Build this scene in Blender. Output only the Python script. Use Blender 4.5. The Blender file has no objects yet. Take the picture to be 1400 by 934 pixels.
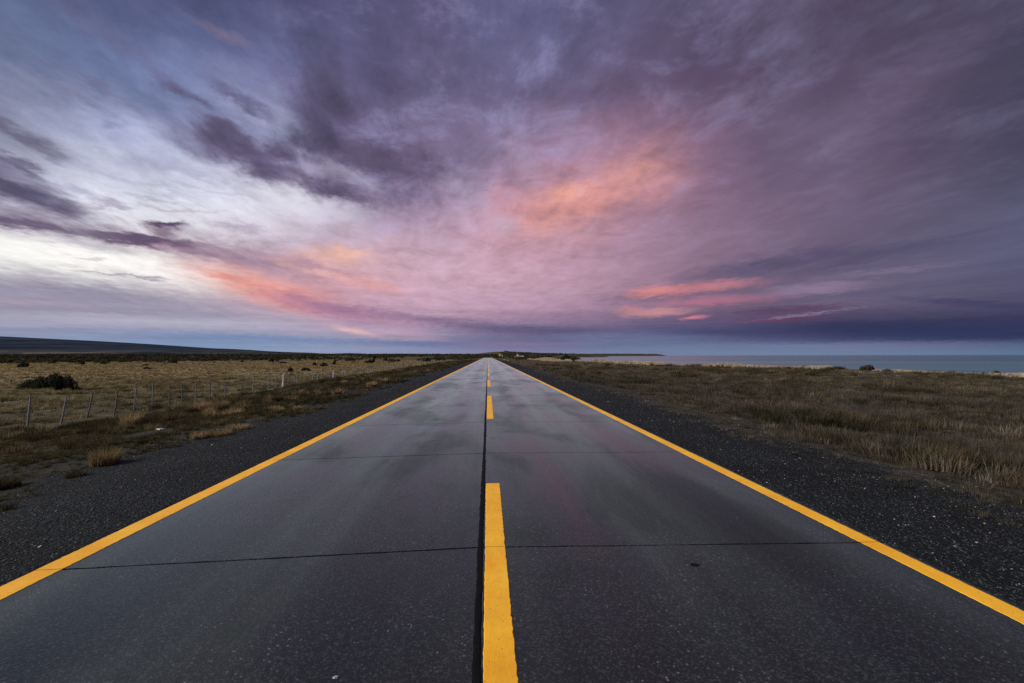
import bpy, math, random
import numpy as np
from mathutils import Vector, Matrix, Euler

random.seed(7)
rng = np.random.default_rng(11)
S = bpy.context.scene
COL = S.collection
PI = math.pi
def R(a): return math.radians(a)

# ------------------------------------------------------------------ camera
W_, H_, F_ = 1400.0, 934.0, 622.0          # picture size the measurements were taken in
CAM_Z = 1.70
YAW, PITCH, ROLL = R(-3.04), R(1.80), R(0.10)
cam_d = bpy.data.cameras.new('camera'); cam = bpy.data.objects.new('camera', cam_d)
COL.objects.link(cam); S.camera = cam
cam_d.sensor_width = 36.0; cam_d.lens = 36.0 * F_ / W_
cam_d.clip_start = 0.05; cam_d.clip_end = 120000
CM = Matrix.Translation((0, 0, CAM_Z)) @ Matrix.Rotation(YAW, 4, 'Z') @ Matrix.Rotation(PI/2 + PITCH, 4, 'X') @ Matrix.Rotation(-ROLL, 4, 'Z')
cam.matrix_world = CM
CM3 = np.array(CM.to_3x3())
S.render.resolution_x, S.render.resolution_y = 1024, 683
def ray(px, py):
    v = CM3 @ np.array([(px - W_/2) / F_, (H_/2 - py) / F_, -1.0])
    return v / np.linalg.norm(v)
def pix_ground(px, py, z=0.0):
    d = ray(px, py); t = (z - CAM_Z) / d[2]
    return d[0]*t, d[1]*t
def azel(px, py):
    d = ray(px, py)
    return math.degrees(math.atan2(d[0], d[1])), math.degrees(math.asin(d[2]))
def azel_pix(az, el):
    a, e = R(az), R(el)
    v = CM3.T @ np.array([math.sin(a)*math.cos(e), math.cos(a)*math.cos(e), math.sin(e)])
    if v[2] > -0.05: return None
    return W_/2 + F_*v[0]/-v[2], H_/2 - F_*v[1]/-v[2]

# ------------------------------------------------------------------ render look
S.render.engine = 'CYCLES'
S.view_settings.view_transform = 'Standard'; S.view_settings.look = 'None'
S.view_settings.exposure = 0.0; S.view_settings.gamma = 1.0; S.view_settings.use_curve_mapping = False
S.cycles.max_bounces = 5; S.cycles.diffuse_bounces = 2; S.cycles.glossy_bounces = 3
S.cycles.transparent_max_bounces = 6
S.cycles.use_denoising = False

def lin(c):
    return tuple(((v/255)/12.92 if v/255 <= 0.04045 else ((v/255+0.055)/1.055)**2.4) for v in c)

# ------------------------------------------------------------------ node helper
class NT:
    def __init__(s, tree): s.t = tree; s.n = tree.nodes; s.l = tree.links
    def new(s, typ, **kw):
        n = s.n.new(typ)
        for k, v in kw.items(): setattr(n, k, v)
        return n
    def put(s, sock, v):
        if isinstance(v, bpy.types.NodeSocket): s.l.new(v, sock)
        elif v is not None:
            if hasattr(sock.default_value, '__len__') and not hasattr(v, '__len__'): sock.default_value = (v,)*len(sock.default_value)
            elif hasattr(sock.default_value, '__len__') and len(sock.default_value) == 4 and len(v) == 3: sock.default_value = (*v, 1)
            else: sock.default_value = v
    def m(s, op, a, b=None, c=None, clamp=False):
        n = s.new('ShaderNodeMath', operation=op, use_clamp=clamp)
        s.put(n.inputs[0], a)
        if b is not None: s.put(n.inputs[1], b)
        if c is not None: s.put(n.inputs[2], c)
        return n.outputs[0]
    def vm(s, op, a, b=None, scale=None):
        n = s.new('ShaderNodeVectorMath', operation=op)
        s.put(n.inputs[0], a)
        if b is not None: s.put(n.inputs[1], b)
        if scale is not None: s.put(n.inputs['Scale'], scale)
        return n.outputs['Value' if op in ('LENGTH', 'DOT_PRODUCT') else 'Vector']
    def mr(s, v, a, b, c=0.0, d=1.0, interp='LINEAR'):
        n = s.new('ShaderNodeMapRange', interpolation_type=interp, clamp=True)
        for i, x in enumerate((v, a, b, c, d)): s.put(n.inputs[i], x)
        return n.outputs[0]
    def mix(s, f, a, b, blend='MIX'):
        n = s.new('ShaderNodeMix', data_type='RGBA', blend_type=blend)
        s.put(n.inputs[0], f); s.put(n.inputs[6], a); s.put(n.inputs[7], b)
        return n.outputs[2]
    def noise(s, vec, scale, detail=3, rough=0.5, dist=0.0, color=False):
        n = s.new('ShaderNodeTexNoise')
        if vec is not None: s.put(n.inputs['Vector'], vec)
        n.inputs['Scale'].default_value = scale; n.inputs['Detail'].default_value = detail
        n.inputs['Roughness'].default_value = rough; n.inputs['Distortion'].default_value = dist
        return n.outputs['Color' if color else 'Fac']
    def voro(s, vec, scale, out='Distance', rnd=1.0):
        n = s.new('ShaderNodeTexVoronoi'); s.put(n.inputs['Vector'], vec)
        n.inputs['Scale'].default_value = scale; n.inputs['Randomness'].default_value = rnd
        return n.outputs[out]
    def comb(s, x, y, z):
        n = s.new('ShaderNodeCombineXYZ')
        for i, v in enumerate((x, y, z)): s.put(n.inputs[i], v)
        return n.outputs[0]
    def sep(s, v):
        n = s.new('ShaderNodeSeparateXYZ'); s.put(n.inputs[0], v); return n.outputs[0], n.outputs[1], n.outputs[2]
    def ramp(s, f, stops, interp='LINEAR'):
        n = s.new('ShaderNodeValToRGB'); e = n.color_ramp; e.interpolation = interp
        while len(e.elements) < len(stops): e.elements.new(0.5)
        for el, (p, c) in zip(e.elements, stops):
            el.position = p; el.color = (*c, 1)
        s.put(n.inputs[0], f); return n.outputs[0]
    def bump(s, h, strength, dist=0.01, normal=None):
        n = s.new('ShaderNodeBump'); n.inputs['Strength'].default_value = strength
        n.inputs['Distance'].default_value = dist; s.put(n.inputs['Height'], h)
        if normal is not None: s.put(n.inputs['Normal'], normal)
        return n.outputs[0]

# ------------------------------------------------------------------ sky (dusk clouds in the world shader, laid out by azimuth and elevation)
GX = [i*100 for i in range(15)]
GY = [0, 60, 120, 180, 240, 290, 320, 350, 380, 410, 430, 448, 462, 472, 483]
G = [
 [(90,100,135),(86,92,128),(82,86,124),(80,84,122),(82,80,116),(88,86,120),(88,82,116),(100,100,138),(94,90,124),(95,90,120),(88,78,105),(85,75,100),(85,78,100),(82,75,98),(80,74,98)],
 [(110,120,150),(106,115,150),(95,106,145),(92,99,138),(90,92,128),(88,86,122),(98,92,125),(102,102,140),(98,93,126),(98,88,118),(88,76,102),(84,73,97),(84,75,98),(80,74,96),(74,70,92)],
 [(130,135,165),(128,138,172),(120,131,168),(116,124,162),(112,114,154),(96,91,126),(105,98,130),(104,97,130),(108,98,130),(105,88,118),(93,81,109),(100,86,112),(95,85,110),(84,76,98),(74,72,95)],
 [(140,142,168),(158,165,196),(162,170,202),(150,152,186),(150,152,186),(106,96,128),(115,105,135),(125,112,145),(130,110,140),(125,100,130),(107,92,120),(114,99,125),(100,88,115),(84,76,100),(76,72,95)],
 [(165,165,186),(202,206,224),(204,208,226),(192,192,214),(172,166,192),(128,114,144),(130,115,145),(150,130,160),(172,132,155),(160,122,146),(124,102,130),(118,100,126),(105,92,118),(90,82,108),(82,80,106)],
 [(205,204,218),(222,222,234),(228,230,240),(228,229,240),(216,213,226),(152,137,162),(155,140,168),(178,154,176),(185,145,158),(155,124,148),(135,112,138),(122,104,130),(108,96,122),(96,90,116),(96,96,124)],
 [(225,222,228),(232,232,238),(236,236,242),(222,219,230),(205,195,210),(170,150,172),(175,150,170),(185,155,172),(176,140,158),(150,120,145),(140,116,140),(124,106,130),(105,97,124),(100,96,124),(98,98,128)],
 [(252,250,246),(253,250,246),(248,244,243),(215,205,215),(182,155,174),(200,166,175),(180,155,170),(185,150,168),(170,138,158),(150,122,146),(135,113,138),(112,98,124),(98,92,120),(100,96,124),(92,92,122)],
 [(235,232,234),(250,247,243),(252,249,245),(236,205,196),(205,145,145),(200,160,168),(185,155,172),(185,152,168),(165,132,152),(148,117,141),(118,100,126),(98,90,116),(108,100,128),(100,96,124),(92,92,122)],
 [(152,147,167),(154,150,170),(162,158,176),(190,176,190),(190,135,148),(178,148,168),(182,152,170),(172,142,163),(156,129,152),(140,112,138),(128,103,130),(120,105,130),(105,98,125),(95,90,116),(85,82,110)],
 [(150,148,168),(160,158,178),(165,162,180),(170,166,184),(178,158,180),(165,135,158),(165,138,160),(150,124,150),(142,114,142),(130,105,132),(112,92,122),(88,76,105),(78,74,104),(80,76,106),(66,64,98)],
 [(158,158,180),(160,160,182),(158,160,184),(165,165,185),(175,165,185),(178,150,175),(152,132,158),(118,105,136),(108,100,132),(90,86,120),(75,72,108),(62,62,98),(55,58,92),(52,56,90),(48,54,88)],
 [(135,152,185),(140,152,184),(130,145,178),(130,142,175),(140,152,180),(160,150,175),(130,132,166),(108,106,142),(100,108,142),(96,104,140),(80,86,122),(58,64,98),(50,58,92),(48,56,88),(46,56,88)],
 [(150,180,215),(150,175,210),(125,150,185),(120,145,180),(135,155,185),(140,145,175),(118,126,160),(126,116,150),(112,118,152),(108,120,152),(106,116,150),(108,118,152),(108,112,146),(106,110,144),(95,106,140)],
 [(155,184,216),(155,180,212),(150,172,205),(150,165,195),(142,152,184),(140,150,182),(135,140,175),(125,122,158),(118,128,160),(112,128,158),(110,126,156),(108,124,154),(105,120,150),(100,118,148),(92,112,142)],
]
GA = np.array(G, float)
for r_i in range(4, 11): GA[r_i, 5:9] *= np.array([1.05, 1.09, 1.09, 1.05])[:,None]*np.array([1.01, 1.0, 1.0])
GA[:11, 10:] *= .955
def sky_px(x, y):
    x = min(max(x, 0), 1400); y = min(max(y, 0), 483)
    fx = x/100; ix = min(int(fx), 13); fx -= ix
    iy = max(0, min(len(GY)-2, int(np.searchsorted(GY, y, side='right'))-1)); fy = (y-GY[iy])/(GY[iy+1]-GY[iy])
    a = GA[iy, ix]*(1-fx)+GA[iy, ix+1]*fx; b = GA[iy+1, ix]*(1-fx)+GA[iy+1, ix+1]*fx
    return a*(1-fy)+b*fy
# (cx, cy, half width, half height, tilt in degrees (down to the right positive), colour, opacity)
BLOBS = [
 (800,268,150,60,-20,(186,138,152),.55),
 (170,95,190,45,30,(98,112,156),.55),(285,150,110,26,20,(130,142,184),.5),(60,60,120,30,30,(104,116,152),.4),
 (395,272,90,20,12,(226,224,236),.8),(350,158,70,26,18,(150,154,190),.7),(330,209,78,25,24,(100,90,119),1.0),(436,140,52,66,75,(100,93,126),.85),(490,208,95,46,20,(104,93,124),.9),
 (288,190,36,24,20,(103,93,124),.95),(418,196,50,20,-12,(98,89,120),.9),(362,222,46,17,22,(98,87,116),.9),(446,256,70,15,18,(108,94,122),1.0,.7),(540,240,70,40,15,(112,98,128),.7),(250,180,60,16,20,(140,138,172),.6),
 (378,166,46,15,22,(164,168,200),.85,.7),(472,238,50,7,16,(168,160,186),.6,.7),
 (236,112,66,8,34,(97,92,126),.85),(150,50,90,14,38,(104,102,138),.6),(330,135,52,7,32,(97,93,130),.8),(100,128,100,6,24,(128,128,160),.5),
 (306,46,55,6,22,(122,110,138),.7),(130,118,90,7,28,(112,110,144),.5),(158,172,24,7,10,(128,128,164),.6),
 (20,182,95,10,28,(112,108,136),.9),(25,262,120,19,22,(98,93,120),1.0),(10,240,70,12,24,(108,102,130),.8),(10,225,90,9,24,(118,114,142),.8),
 (85,292,90,9,20,(168,160,180),.7),(55,308,125,17,11,(120,106,130),1.0),
 (60,352,130,21,3,(254,252,247),.95),(190,368,110,20,9,(253,251,247),.9),(150,281,32,5,3,(165,155,174),.8),
 (226,308,28,5,2,(106,88,114),.95,.75),(224,318,18,6,8,(116,96,120),.85,.8),(203,330,86,7,5,(116,97,121),1.0,.8),(262,342,70,8,10,(128,106,130),.8,.9),(325,350,110,19,11,(150,122,146),.85),
 (332,311,40,6,8,(165,152,172),.7),
 (90,401,215,23,5,(146,140,162),.95),(110,433,150,5,1,(174,170,188),.7),(270,441,150,4,1,(180,176,194),.7),(60,451,150,3,0,(136,142,172),.6),(210,455,130,3,1,(150,156,184),.6),(300,430,110,4,2,(158,154,176),.6),(40,413,120,3,2,(168,152,168),.6),
 (350,392,78,14,17,(242,166,146),.9),(400,406,58,13,14,(226,148,138),.85),(310,380,40,5,14,(226,150,140),.8),
 (448,421,85,10,12,(156,110,144),.9),(520,430,90,6,8,(160,118,148),.7),
 (456,350,42,12,2,(240,188,172),.9),(478,346,24,7,0,(246,192,168),.9),(440,372,60,5,14,(236,186,180),.7),(505,388,50,8,12,(222,156,152),.8),(430,364,40,5,12,(168,132,156),.6),
 (790,285,100,36,-18,(212,146,148),.6),(775,285,52,20,-18,(230,156,142),.95),(830,275,80,16,-22,(226,155,145),.75),(885,237,56,22,-28,(226,158,146),.8),(800,262,32,10,-20,(240,170,150),.8),(905,262,40,12,-25,(215,150,150),.6),
 (716,268,26,14,20,(205,150,162),.7),
 (640,262,24,17,30,(178,168,192),.5),(712,310,18,11,0,(194,172,192),.6),(735,220,20,14,30,(170,155,182),.5),
 (498,248,34,6,24,(176,170,194),.5),(640,215,50,24,30,(118,104,136),.6),(560,215,60,30,0,(112,98,128),.6),
 (905,405,75,7,-4,(112,92,122),.85),(898,398,42,7,-4,(228,142,136),.85),(965,391,64,6.5,-5,(208,130,138),.7),(975,411,80,6.5,-3,(180,112,132),.6),(895,427,48,5.5,-2,(214,150,152),.75),(862,421,14,3,4,(205,125,130),.7),(948,434,18,2,-6,(214,128,145),.9),
 (1050,363,125,11,-10,(86,80,109),.85),(1215,345,130,7,-13,(86,81,110),.8),(1330,325,100,7,-12,(90,88,118),.6),
 (1110,395,75,7,-4,(142,121,149),.85),(1200,373,90,4,-6,(124,111,139),.7),(1200,400,200,4,-6,(92,88,118),.6),
 (1080,424,80,5,-3,(88,64,94),.8),(1060,437,60,3.5,-3,(104,62,94),.7),(1100,430,75,1.5,-7,(134,117,146),.8),(1330,415,110,5,4,(66,64,96),.8),
 (1150,170,160,28,-30,(112,98,124),.5),(960,60,60,90,20,(86,76,104),.4),
 (1270,452,290,11,0,(49,55,89),.85),(1000,455,140,9,2,(72,72,108),.6),
 (640,380,220,50,0,(198,162,178),.35),(640,443,120,6,6,(126,107,138),.8),(745,453,120,7,2,(92,88,122),.85),(600,470,150,4.5,1,(98,110,148),.8),(350,463,170,5,2,(116,136,176),.8),
 (545,456,60,7,5,(186,158,180),.7),(482,452,34,3.5,12,(222,180,182),.8),(690,471,90,3.5,0,(132,114,150),.7),(860,460,110,4,0,(104,110,146),.5),
 (338,207,60,15,24,(86,78,106),.9,.8),(296,184,26,16,24,(90,82,110),.8,.8),(436,176,52,24,-24,(88,80,110),.8,.9),(448,120,26,44,15,(92,86,116),.7,.9),(525,222,70,24,10,(92,84,112),.7,.9),(445,256,52,8,18,(92,82,108),.85,.8),
 (24,262,104,9,24,(86,82,108),.9,.8),(40,308,96,7,10,(102,90,116),.9,.8),(5,216,70,6,26,(100,96,124),.8,.8),
 (185,248,95,4.5,15,(184,186,208),.65,.9),(255,232,85,6,20,(168,170,198),.6,.9),(300,262,55,3.5,12,(182,184,206),.6,.8),(210,272,60,3,8,(186,184,202),.6,.8),(110,262,70,4,18,(172,172,196),.6,.9),(250,288,80,2.5,4,(196,184,198),.7,.7),
 (118,334,66,5,12,(186,180,196),.7,.8),(150,374,60,2,5,(176,166,178),.8,.5),(205,380,26,2.2,6,(170,160,174),.9,.5),(50,380,50,2,4,(188,180,190),.7,.5),(120,352,26,1.6,6,(196,188,196),.7,.5),
 (227,307,27,4.5,2,(88,72,98),.95,.7),(196,328,74,5,5,(96,80,106),.9,.75),
]
world = bpy.data.worlds.new('World'); S.world = world; world.use_nodes = True
wt = NT(world.node_tree); wt.n.clear()
tc = wt.new('ShaderNodeTexCoord').outputs['Generated']
dirv = wt.vm('NORMALIZE', tc)
dx, dy, dz = wt.sep(dirv)
az0 = wt.m('MULTIPLY', wt.m('ARCTAN2', dx, dy), 180/PI)
el0 = wt.m('MULTIPLY', wt.m('ARCSINE', dz), 180/PI)
# cloud sheet coordinates: streaks run parallel overhead and fan out from near the end of the road
zz = wt.m('ADD', wt.m('MAXIMUM', dz, 0.0), 0.07)
ca, sa = math.cos(R(7)), math.sin(R(7))
ux = wt.m('DIVIDE', wt.m('ADD', wt.m('MULTIPLY', dx, ca), wt.m('MULTIPLY', dy, sa)), zz)
uy = wt.m('DIVIDE', wt.m('SUBTRACT', wt.m('MULTIPLY', dy, ca), wt.m('MULTIPLY', dx, sa)), zz)
sheet = wt.comb(ux, uy, 0.0)
wA = wt.noise(wt.comb(wt.m('MULTIPLY', ux, 1.1), wt.m('MULTIPLY', uy, 0.8), 3.0), 1.3, 5, .55, color=True)
wB = wt.noise(wt.comb(wt.m('MULTIPLY', ux, 5.0), wt.m('MULTIPLY', uy, 3.6), 7.0), 1.5, 7, .64, color=True)
hf = wt.mr(el0, 0.0, 22.0, 0.10, 1.0)
ax_, ay_, _ = wt.sep(wA); bx_, by_, _ = wt.sep(wB)
wa = wt.m('ADD', wt.m('MULTIPLY', wt.m('SUBTRACT', ax_, .5), 3.0), wt.m('MULTIPLY', wt.m('SUBTRACT', bx_, .5), 6.5))
we = wt.m('ADD', wt.m('MULTIPLY', wt.m('SUBTRACT', ay_, .5), 1.5), wt.m('MULTIPLY', wt.m('SUBTRACT', by_, .5), 5.5))
az = wt.m('ADD', az0, wt.m('MULTIPLY', wa, wt.m('MAXIMUM', hf, .35)))
el = wt.m('ADD', el0, wt.m('MULTIPLY', we, hf))
AZS = [-180, -130, -90, -66] + [-52 + 6.5*i for i in range(17)] + [66, 90, 130, 180]
ELS = [0.2, 1.0, 1.5, 2.0, 2.8, 4.0, 5.6, 7.5, 10, 12.8, 16, 20, 25, 30, 36, 48, 75]
BACK = [(0.2,(120,128,158)),(3,(104,108,142)),(10,(104,100,134)),(30,(92,90,124)),(75,(88,88,124))]
def back_c(e): return np.array([np.interp(e, [b[0] for b in BACK], [b[1][k] for b in BACK]) for k in range(3)])
fac = wt.m('DIVIDE', wt.m('ADD', az, 180.0), 360.0)
cur = None
for i, e in enumerate(ELS):
    st = []
    for a in AZS:
        aa = max(-52, min(52, a)); ee = e
        p = azel_pix(aa, ee); c = sky_px(*p)
        if e > 40: c = c*(75-e)/35*.8 + back_c(e)*(1-(75-e)/35*.8)
        w = min(1.0, max(0.0, (abs(a)-56)/75)); c = c*(1-w) + back_c(e)*w
        st.append(((a+180)/360, lin(c)))
    rc = wt.ramp(fac, st)
    if cur is None: cur = rc
    else: cur = wt.mix(wt.mr(el, ELS[i-1], e), cur, rc)
azb = wt.m('ADD', az0, wt.m('MULTIPLY', wt.m('MULTIPLY', wt.m('SUBTRACT', bx_, .5), 4.5), wt.m('MAXIMUM', hf, .3)))
elb = wt.m('ADD', el0, wt.m('MULTIPLY', wt.m('MULTIPLY', wt.m('SUBTRACT', by_, .5), 4.0), hf))
# fine streaks tear the edges of every cloud
st1 = wt.noise(wt.comb(wt.m('MULTIPLY', ux, 3.2), wt.m('MULTIPLY', uy, 1.25), 1.0), 2.0, 8, .62, .5)
puff = wt.noise(wt.comb(ux, wt.m('MULTIPLY', uy, .8), 21.0), 3.6, 9, .67, .3)
st2 = wt.noise(wt.comb(wt.m('MULTIPLY', ux, 1.2), wt.m('MULTIPLY', uy, .8), 11.0), 2.2, 7, .6, .3)
edge = wt.m('MULTIPLY', wt.m('ADD', wt.m('MULTIPLY', wt.m('SUBTRACT', st1, .5), 1.3), wt.m('MULTIPLY', wt.m('SUBTRACT', st2, .5), .9)), wt.mr(el0, 1.5, 13.0, .35, 1.0))
breakup = wt.mr(wt.m('ADD', wt.m('MULTIPLY', puff, .65), wt.m('MULTIPLY', st1, .35)), .38, .60)
for cx, cy, hw, hh, tilt, colr, op, *ew in BLOBS:
    ew = ew[0] if ew else 1.0
    if 700 < cx < 940 and 200 < cy < 330: cx -= 20
    a0, e0 = azel(cx, cy)
    t = R(tilt)
    a1, e1 = azel(cx + 4*math.cos(t), cy + 4*math.sin(t)); a2, e2 = azel(cx - 4*math.sin(t), cy + 4*math.cos(t))
    va = np.array([a1-a0, e1-e0])/4*hw*1.25; vb = np.array([a2-a0, e2-e0])/4*hh*1.35
    Minv = np.linalg.inv(np.array([va, vb]).T)
    qx = wt.m('MULTIPLY_ADD', azb, float(Minv[0,0]), wt.m('MULTIPLY_ADD', elb, float(Minv[0,1]), float(-(Minv[0]@np.array([a0, e0])))))
    qy = wt.m('MULTIPLY_ADD', azb, float(Minv[1,0]), wt.m('MULTIPLY_ADD', elb, float(Minv[1,1]), float(-(Minv[1]@np.array([a0, e0])))))
    r2 = wt.m('MULTIPLY_ADD', qx, qx, wt.m('MULTIPLY', qy, qy))
    d = wt.m('MULTIPLY_ADD', edge, ew, wt.m('SQRT', r2))
    dark = max(colr) < 130 and cx < 600; soft = 1.0 if hh < 12 or dark else 1.25
    k_ = wt.mr(d, 1.15*soft+.15, .1 if hh < 12 or dark else -.15, 0.0, op, 'SMOOTHSTEP')
    if colr[0] > 200 and colr[0] - colr[2] > 60 and cy < 300: k_ = wt.m('MULTIPLY', k_, wt.m('MULTIPLY_ADD', breakup, .65, .38))
    cur = wt.mix(k_, cur, lin(colr))
amp = wt.mr(el0, 0.5, 22.0, .18, 1.0)
calm = wt.m('MULTIPLY', wt.mr(az0, 12.0, 40.0, 1.0, .28), wt.mr(az0, -38.0, -14.0, .75, 1.0))       # the cloud sheet is smoother over the sea
shade = wt.m('ADD', 1.0, wt.m('MULTIPLY', wt.m('ADD', wt.m('MULTIPLY', wt.m('SUBTRACT', st1, .5), wt.m('MULTIPLY_ADD', calm, .50, .32)), wt.m('MULTIPLY', wt.m('SUBTRACT', puff, .5), wt.m('MULTIPLY', calm, 1.5))), amp))
tint = wt.m('MULTIPLY', wt.m('MULTIPLY', wt.mr(puff, .5, .68, 0, .5), wt.mr(az0, -30, -14, 0, 1)), wt.m('MULTIPLY', calm, wt.mr(el0, 8, 22, 0, 1)))
cur = wt.mix(tint, cur, lin((140, 140, 178)))
bands = wt.noise(wt.comb(wt.m('MULTIPLY', az0, .035), wt.m('MULTIPLY', el0, .85), 31.0), 1.0, 6, .6, .35)
shade = wt.m('ADD', shade, wt.m('MULTIPLY', wt.m('SUBTRACT', bands, .5), wt.m('MULTIPLY', wt.mr(el0, 3.0, 13.0, .75, 0.0), wt.mr(el0, .2, 1.2, .3, 1.0))))
cur = wt.vm('SCALE', cur, scale=shade)
bg = wt.new('ShaderNodeBackground'); wt.put(bg.inputs[0], cur); bg.inputs[1].default_value = 1.0
wo = wt.new('ShaderNodeOutputWorld'); wt.l.new(bg.outputs[0], wo.inputs[0])
world.cycles.sampling_method = 'MANUAL'; world.cycles.sample_map_resolution = 512

# soft evening light through thin cloud from the left
sun_d = bpy.data.lights.new('sun', 'SUN'); sun = bpy.data.objects.new('sun', sun_d); COL.objects.link(sun)
sun_d.energy = 4.7; sun_d.angle = R(14); sun_d.color = (1.0, .93, .86)
SUN_AZ, SUN_EL = R(-104), R(27)
sv = Vector((math.sin(SUN_AZ)*math.cos(SUN_EL), math.cos(SUN_AZ)*math.cos(SUN_EL), math.sin(SUN_EL)))
sun.rotation_euler = sv.to_track_quat('Z', 'Y').to_euler()

# ------------------------------------------------------------------ tags and mesh helpers
def tag(o, label=None, cat=None, group=None, kind=None):
    if label: o['label'] = label
    if cat: o['category'] = cat
    if group: o['group'] = group
    if kind: o['kind'] = kind
    return o
def mesh_obj(name, verts, faces, mat, parent=None, smooth=False, loc=None):
    me = bpy.data.meshes.new(name); me.from_pydata([tuple(v) for v in verts], [], [tuple(f) for f in faces]); me.update()
    if smooth: me.shade_smooth()
    if mat: me.materials.append(mat)
    o = bpy.data.objects.new(name, me); COL.objects.link(o)
    if parent: o.parent = parent
    if loc is not None: o.location = loc
    return o
def fast_mesh(name, V, Fq, smooth=False):
    """numpy arrays: V (n,3), Fq (m,k)"""
    me = bpy.data.meshes.new(name); k = Fq.shape[1]
    me.vertices.add(len(V)); me.vertices.foreach_set('co', np.asarray(V, np.float32).ravel())
    me.loops.add(Fq.size); me.loops.foreach_set('vertex_index', Fq.astype(np.int32).ravel())
    me.polygons.add(len(Fq)); me.polygons.foreach_set('loop_start', np.arange(0, Fq.size, k, dtype=np.int32))
    me.update(calc_edges=True); me.validate()
    if smooth: me.shade_smooth()
    return me
def empty(name, loc, parent=None):
    o = bpy.data.objects.new(name, None); COL.objects.link(o); o.location = loc; o.empty_display_size = .3
    if parent: o.parent = parent
    return o
class MB:
    def __init__(s): s.v = []; s.f = []
    def box(s, x0, x1, y0, y1, z0, z1):
        b = len(s.v)
        s.v += [(x0,y0,z0),(x1,y0,z0),(x1,y1,z0),(x0,y1,z0),(x0,y0,z1),(x1,y0,z1),(x1,y1,z1),(x0,y1,z1)]
        s.f += [(b,b+3,b+2,b+1),(b+4,b+5,b+6,b+7),(b,b+1,b+5,b+4),(b+1,b+2,b+6,b+5),(b+2,b+3,b+7,b+6),(b+3,b,b+4,b+7)]
    def tube(s, pts, rads, n=8, cap=True):
        b0 = len(s.v); rings = []
        for i, (p, r) in enumerate(zip(pts, rads)):
            a = Vector(pts[max(0, i-1)]); c = Vector(pts[min(len(pts)-1, i+1)]); t = (c-a).normalized()
            u = t.orthogonal().normalized() if abs(t.z) < .95 else Vector((1,0,0)); w = t.cross(u).normalized(); u = w.cross(t)
            rings.append(len(s.v))
            for k in range(n):
                g = 2*PI*k/n; s.v.append(tuple(Vector(p) + u*math.cos(g)*r + w*math.sin(g)*r))
        for a, c in zip(rings, rings[1:]):
            for k in range(n): s.f.append((a+k, a+(k+1)%n, c+(k+1)%n, c+k))
        if cap:
            s.f.append(tuple(rings[0]+k for k in range(n))[::-1]); s.f.append(tuple(rings[-1]+k for k in range(n)))
    def build(s, name, mat, parent=None, smooth=False, loc=None): return mesh_obj(name, s.v, s.f, mat, parent, smooth, loc)

# value noise for the relief
def _h(ix, iy, seed):
    n = (ix.astype(np.int64)*374761393 + iy.astype(np.int64)*668265263 + seed*1274126177) & 0xffffffff
    n = ((n ^ (n >> 13)) * 1274126177) & 0xffffffff
    return ((n ^ (n >> 16)) & 0xffff)/65535.0
def vnoise(x, y, seed=0):
    x = np.asarray(x, float); y = np.asarray(y, float)
    ix = np.floor(x); iy = np.floor(y); fx = x-ix; fy = y-iy
    fx = fx*fx*(3-2*fx); fy = fy*fy*(3-2*fy)
    a = _h(ix, iy, seed); b = _h(ix+1, iy, seed); c = _h(ix, iy+1, seed); d = _h(ix+1, iy+1, seed)
    return (a*(1-fx)+b*fx)*(1-fy) + (c*(1-fx)+d*fx)*fy - .5
def fbm(x, y, s, oct=4, seed=0):
    t = 0; a = 1.0; x = np.asarray(x, float)/s; y = np.asarray(y, float)/s
    for i in range(oct): t = t + a*vnoise(x, y, seed+i); a *= .5; x = x*2.03+17.1; y = y*2.03-5.3
    return t
def sstep(a, b, x):
    t = np.clip((x-a)/(b-a), 0, 1); return t*t*(3-2*t)

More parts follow.
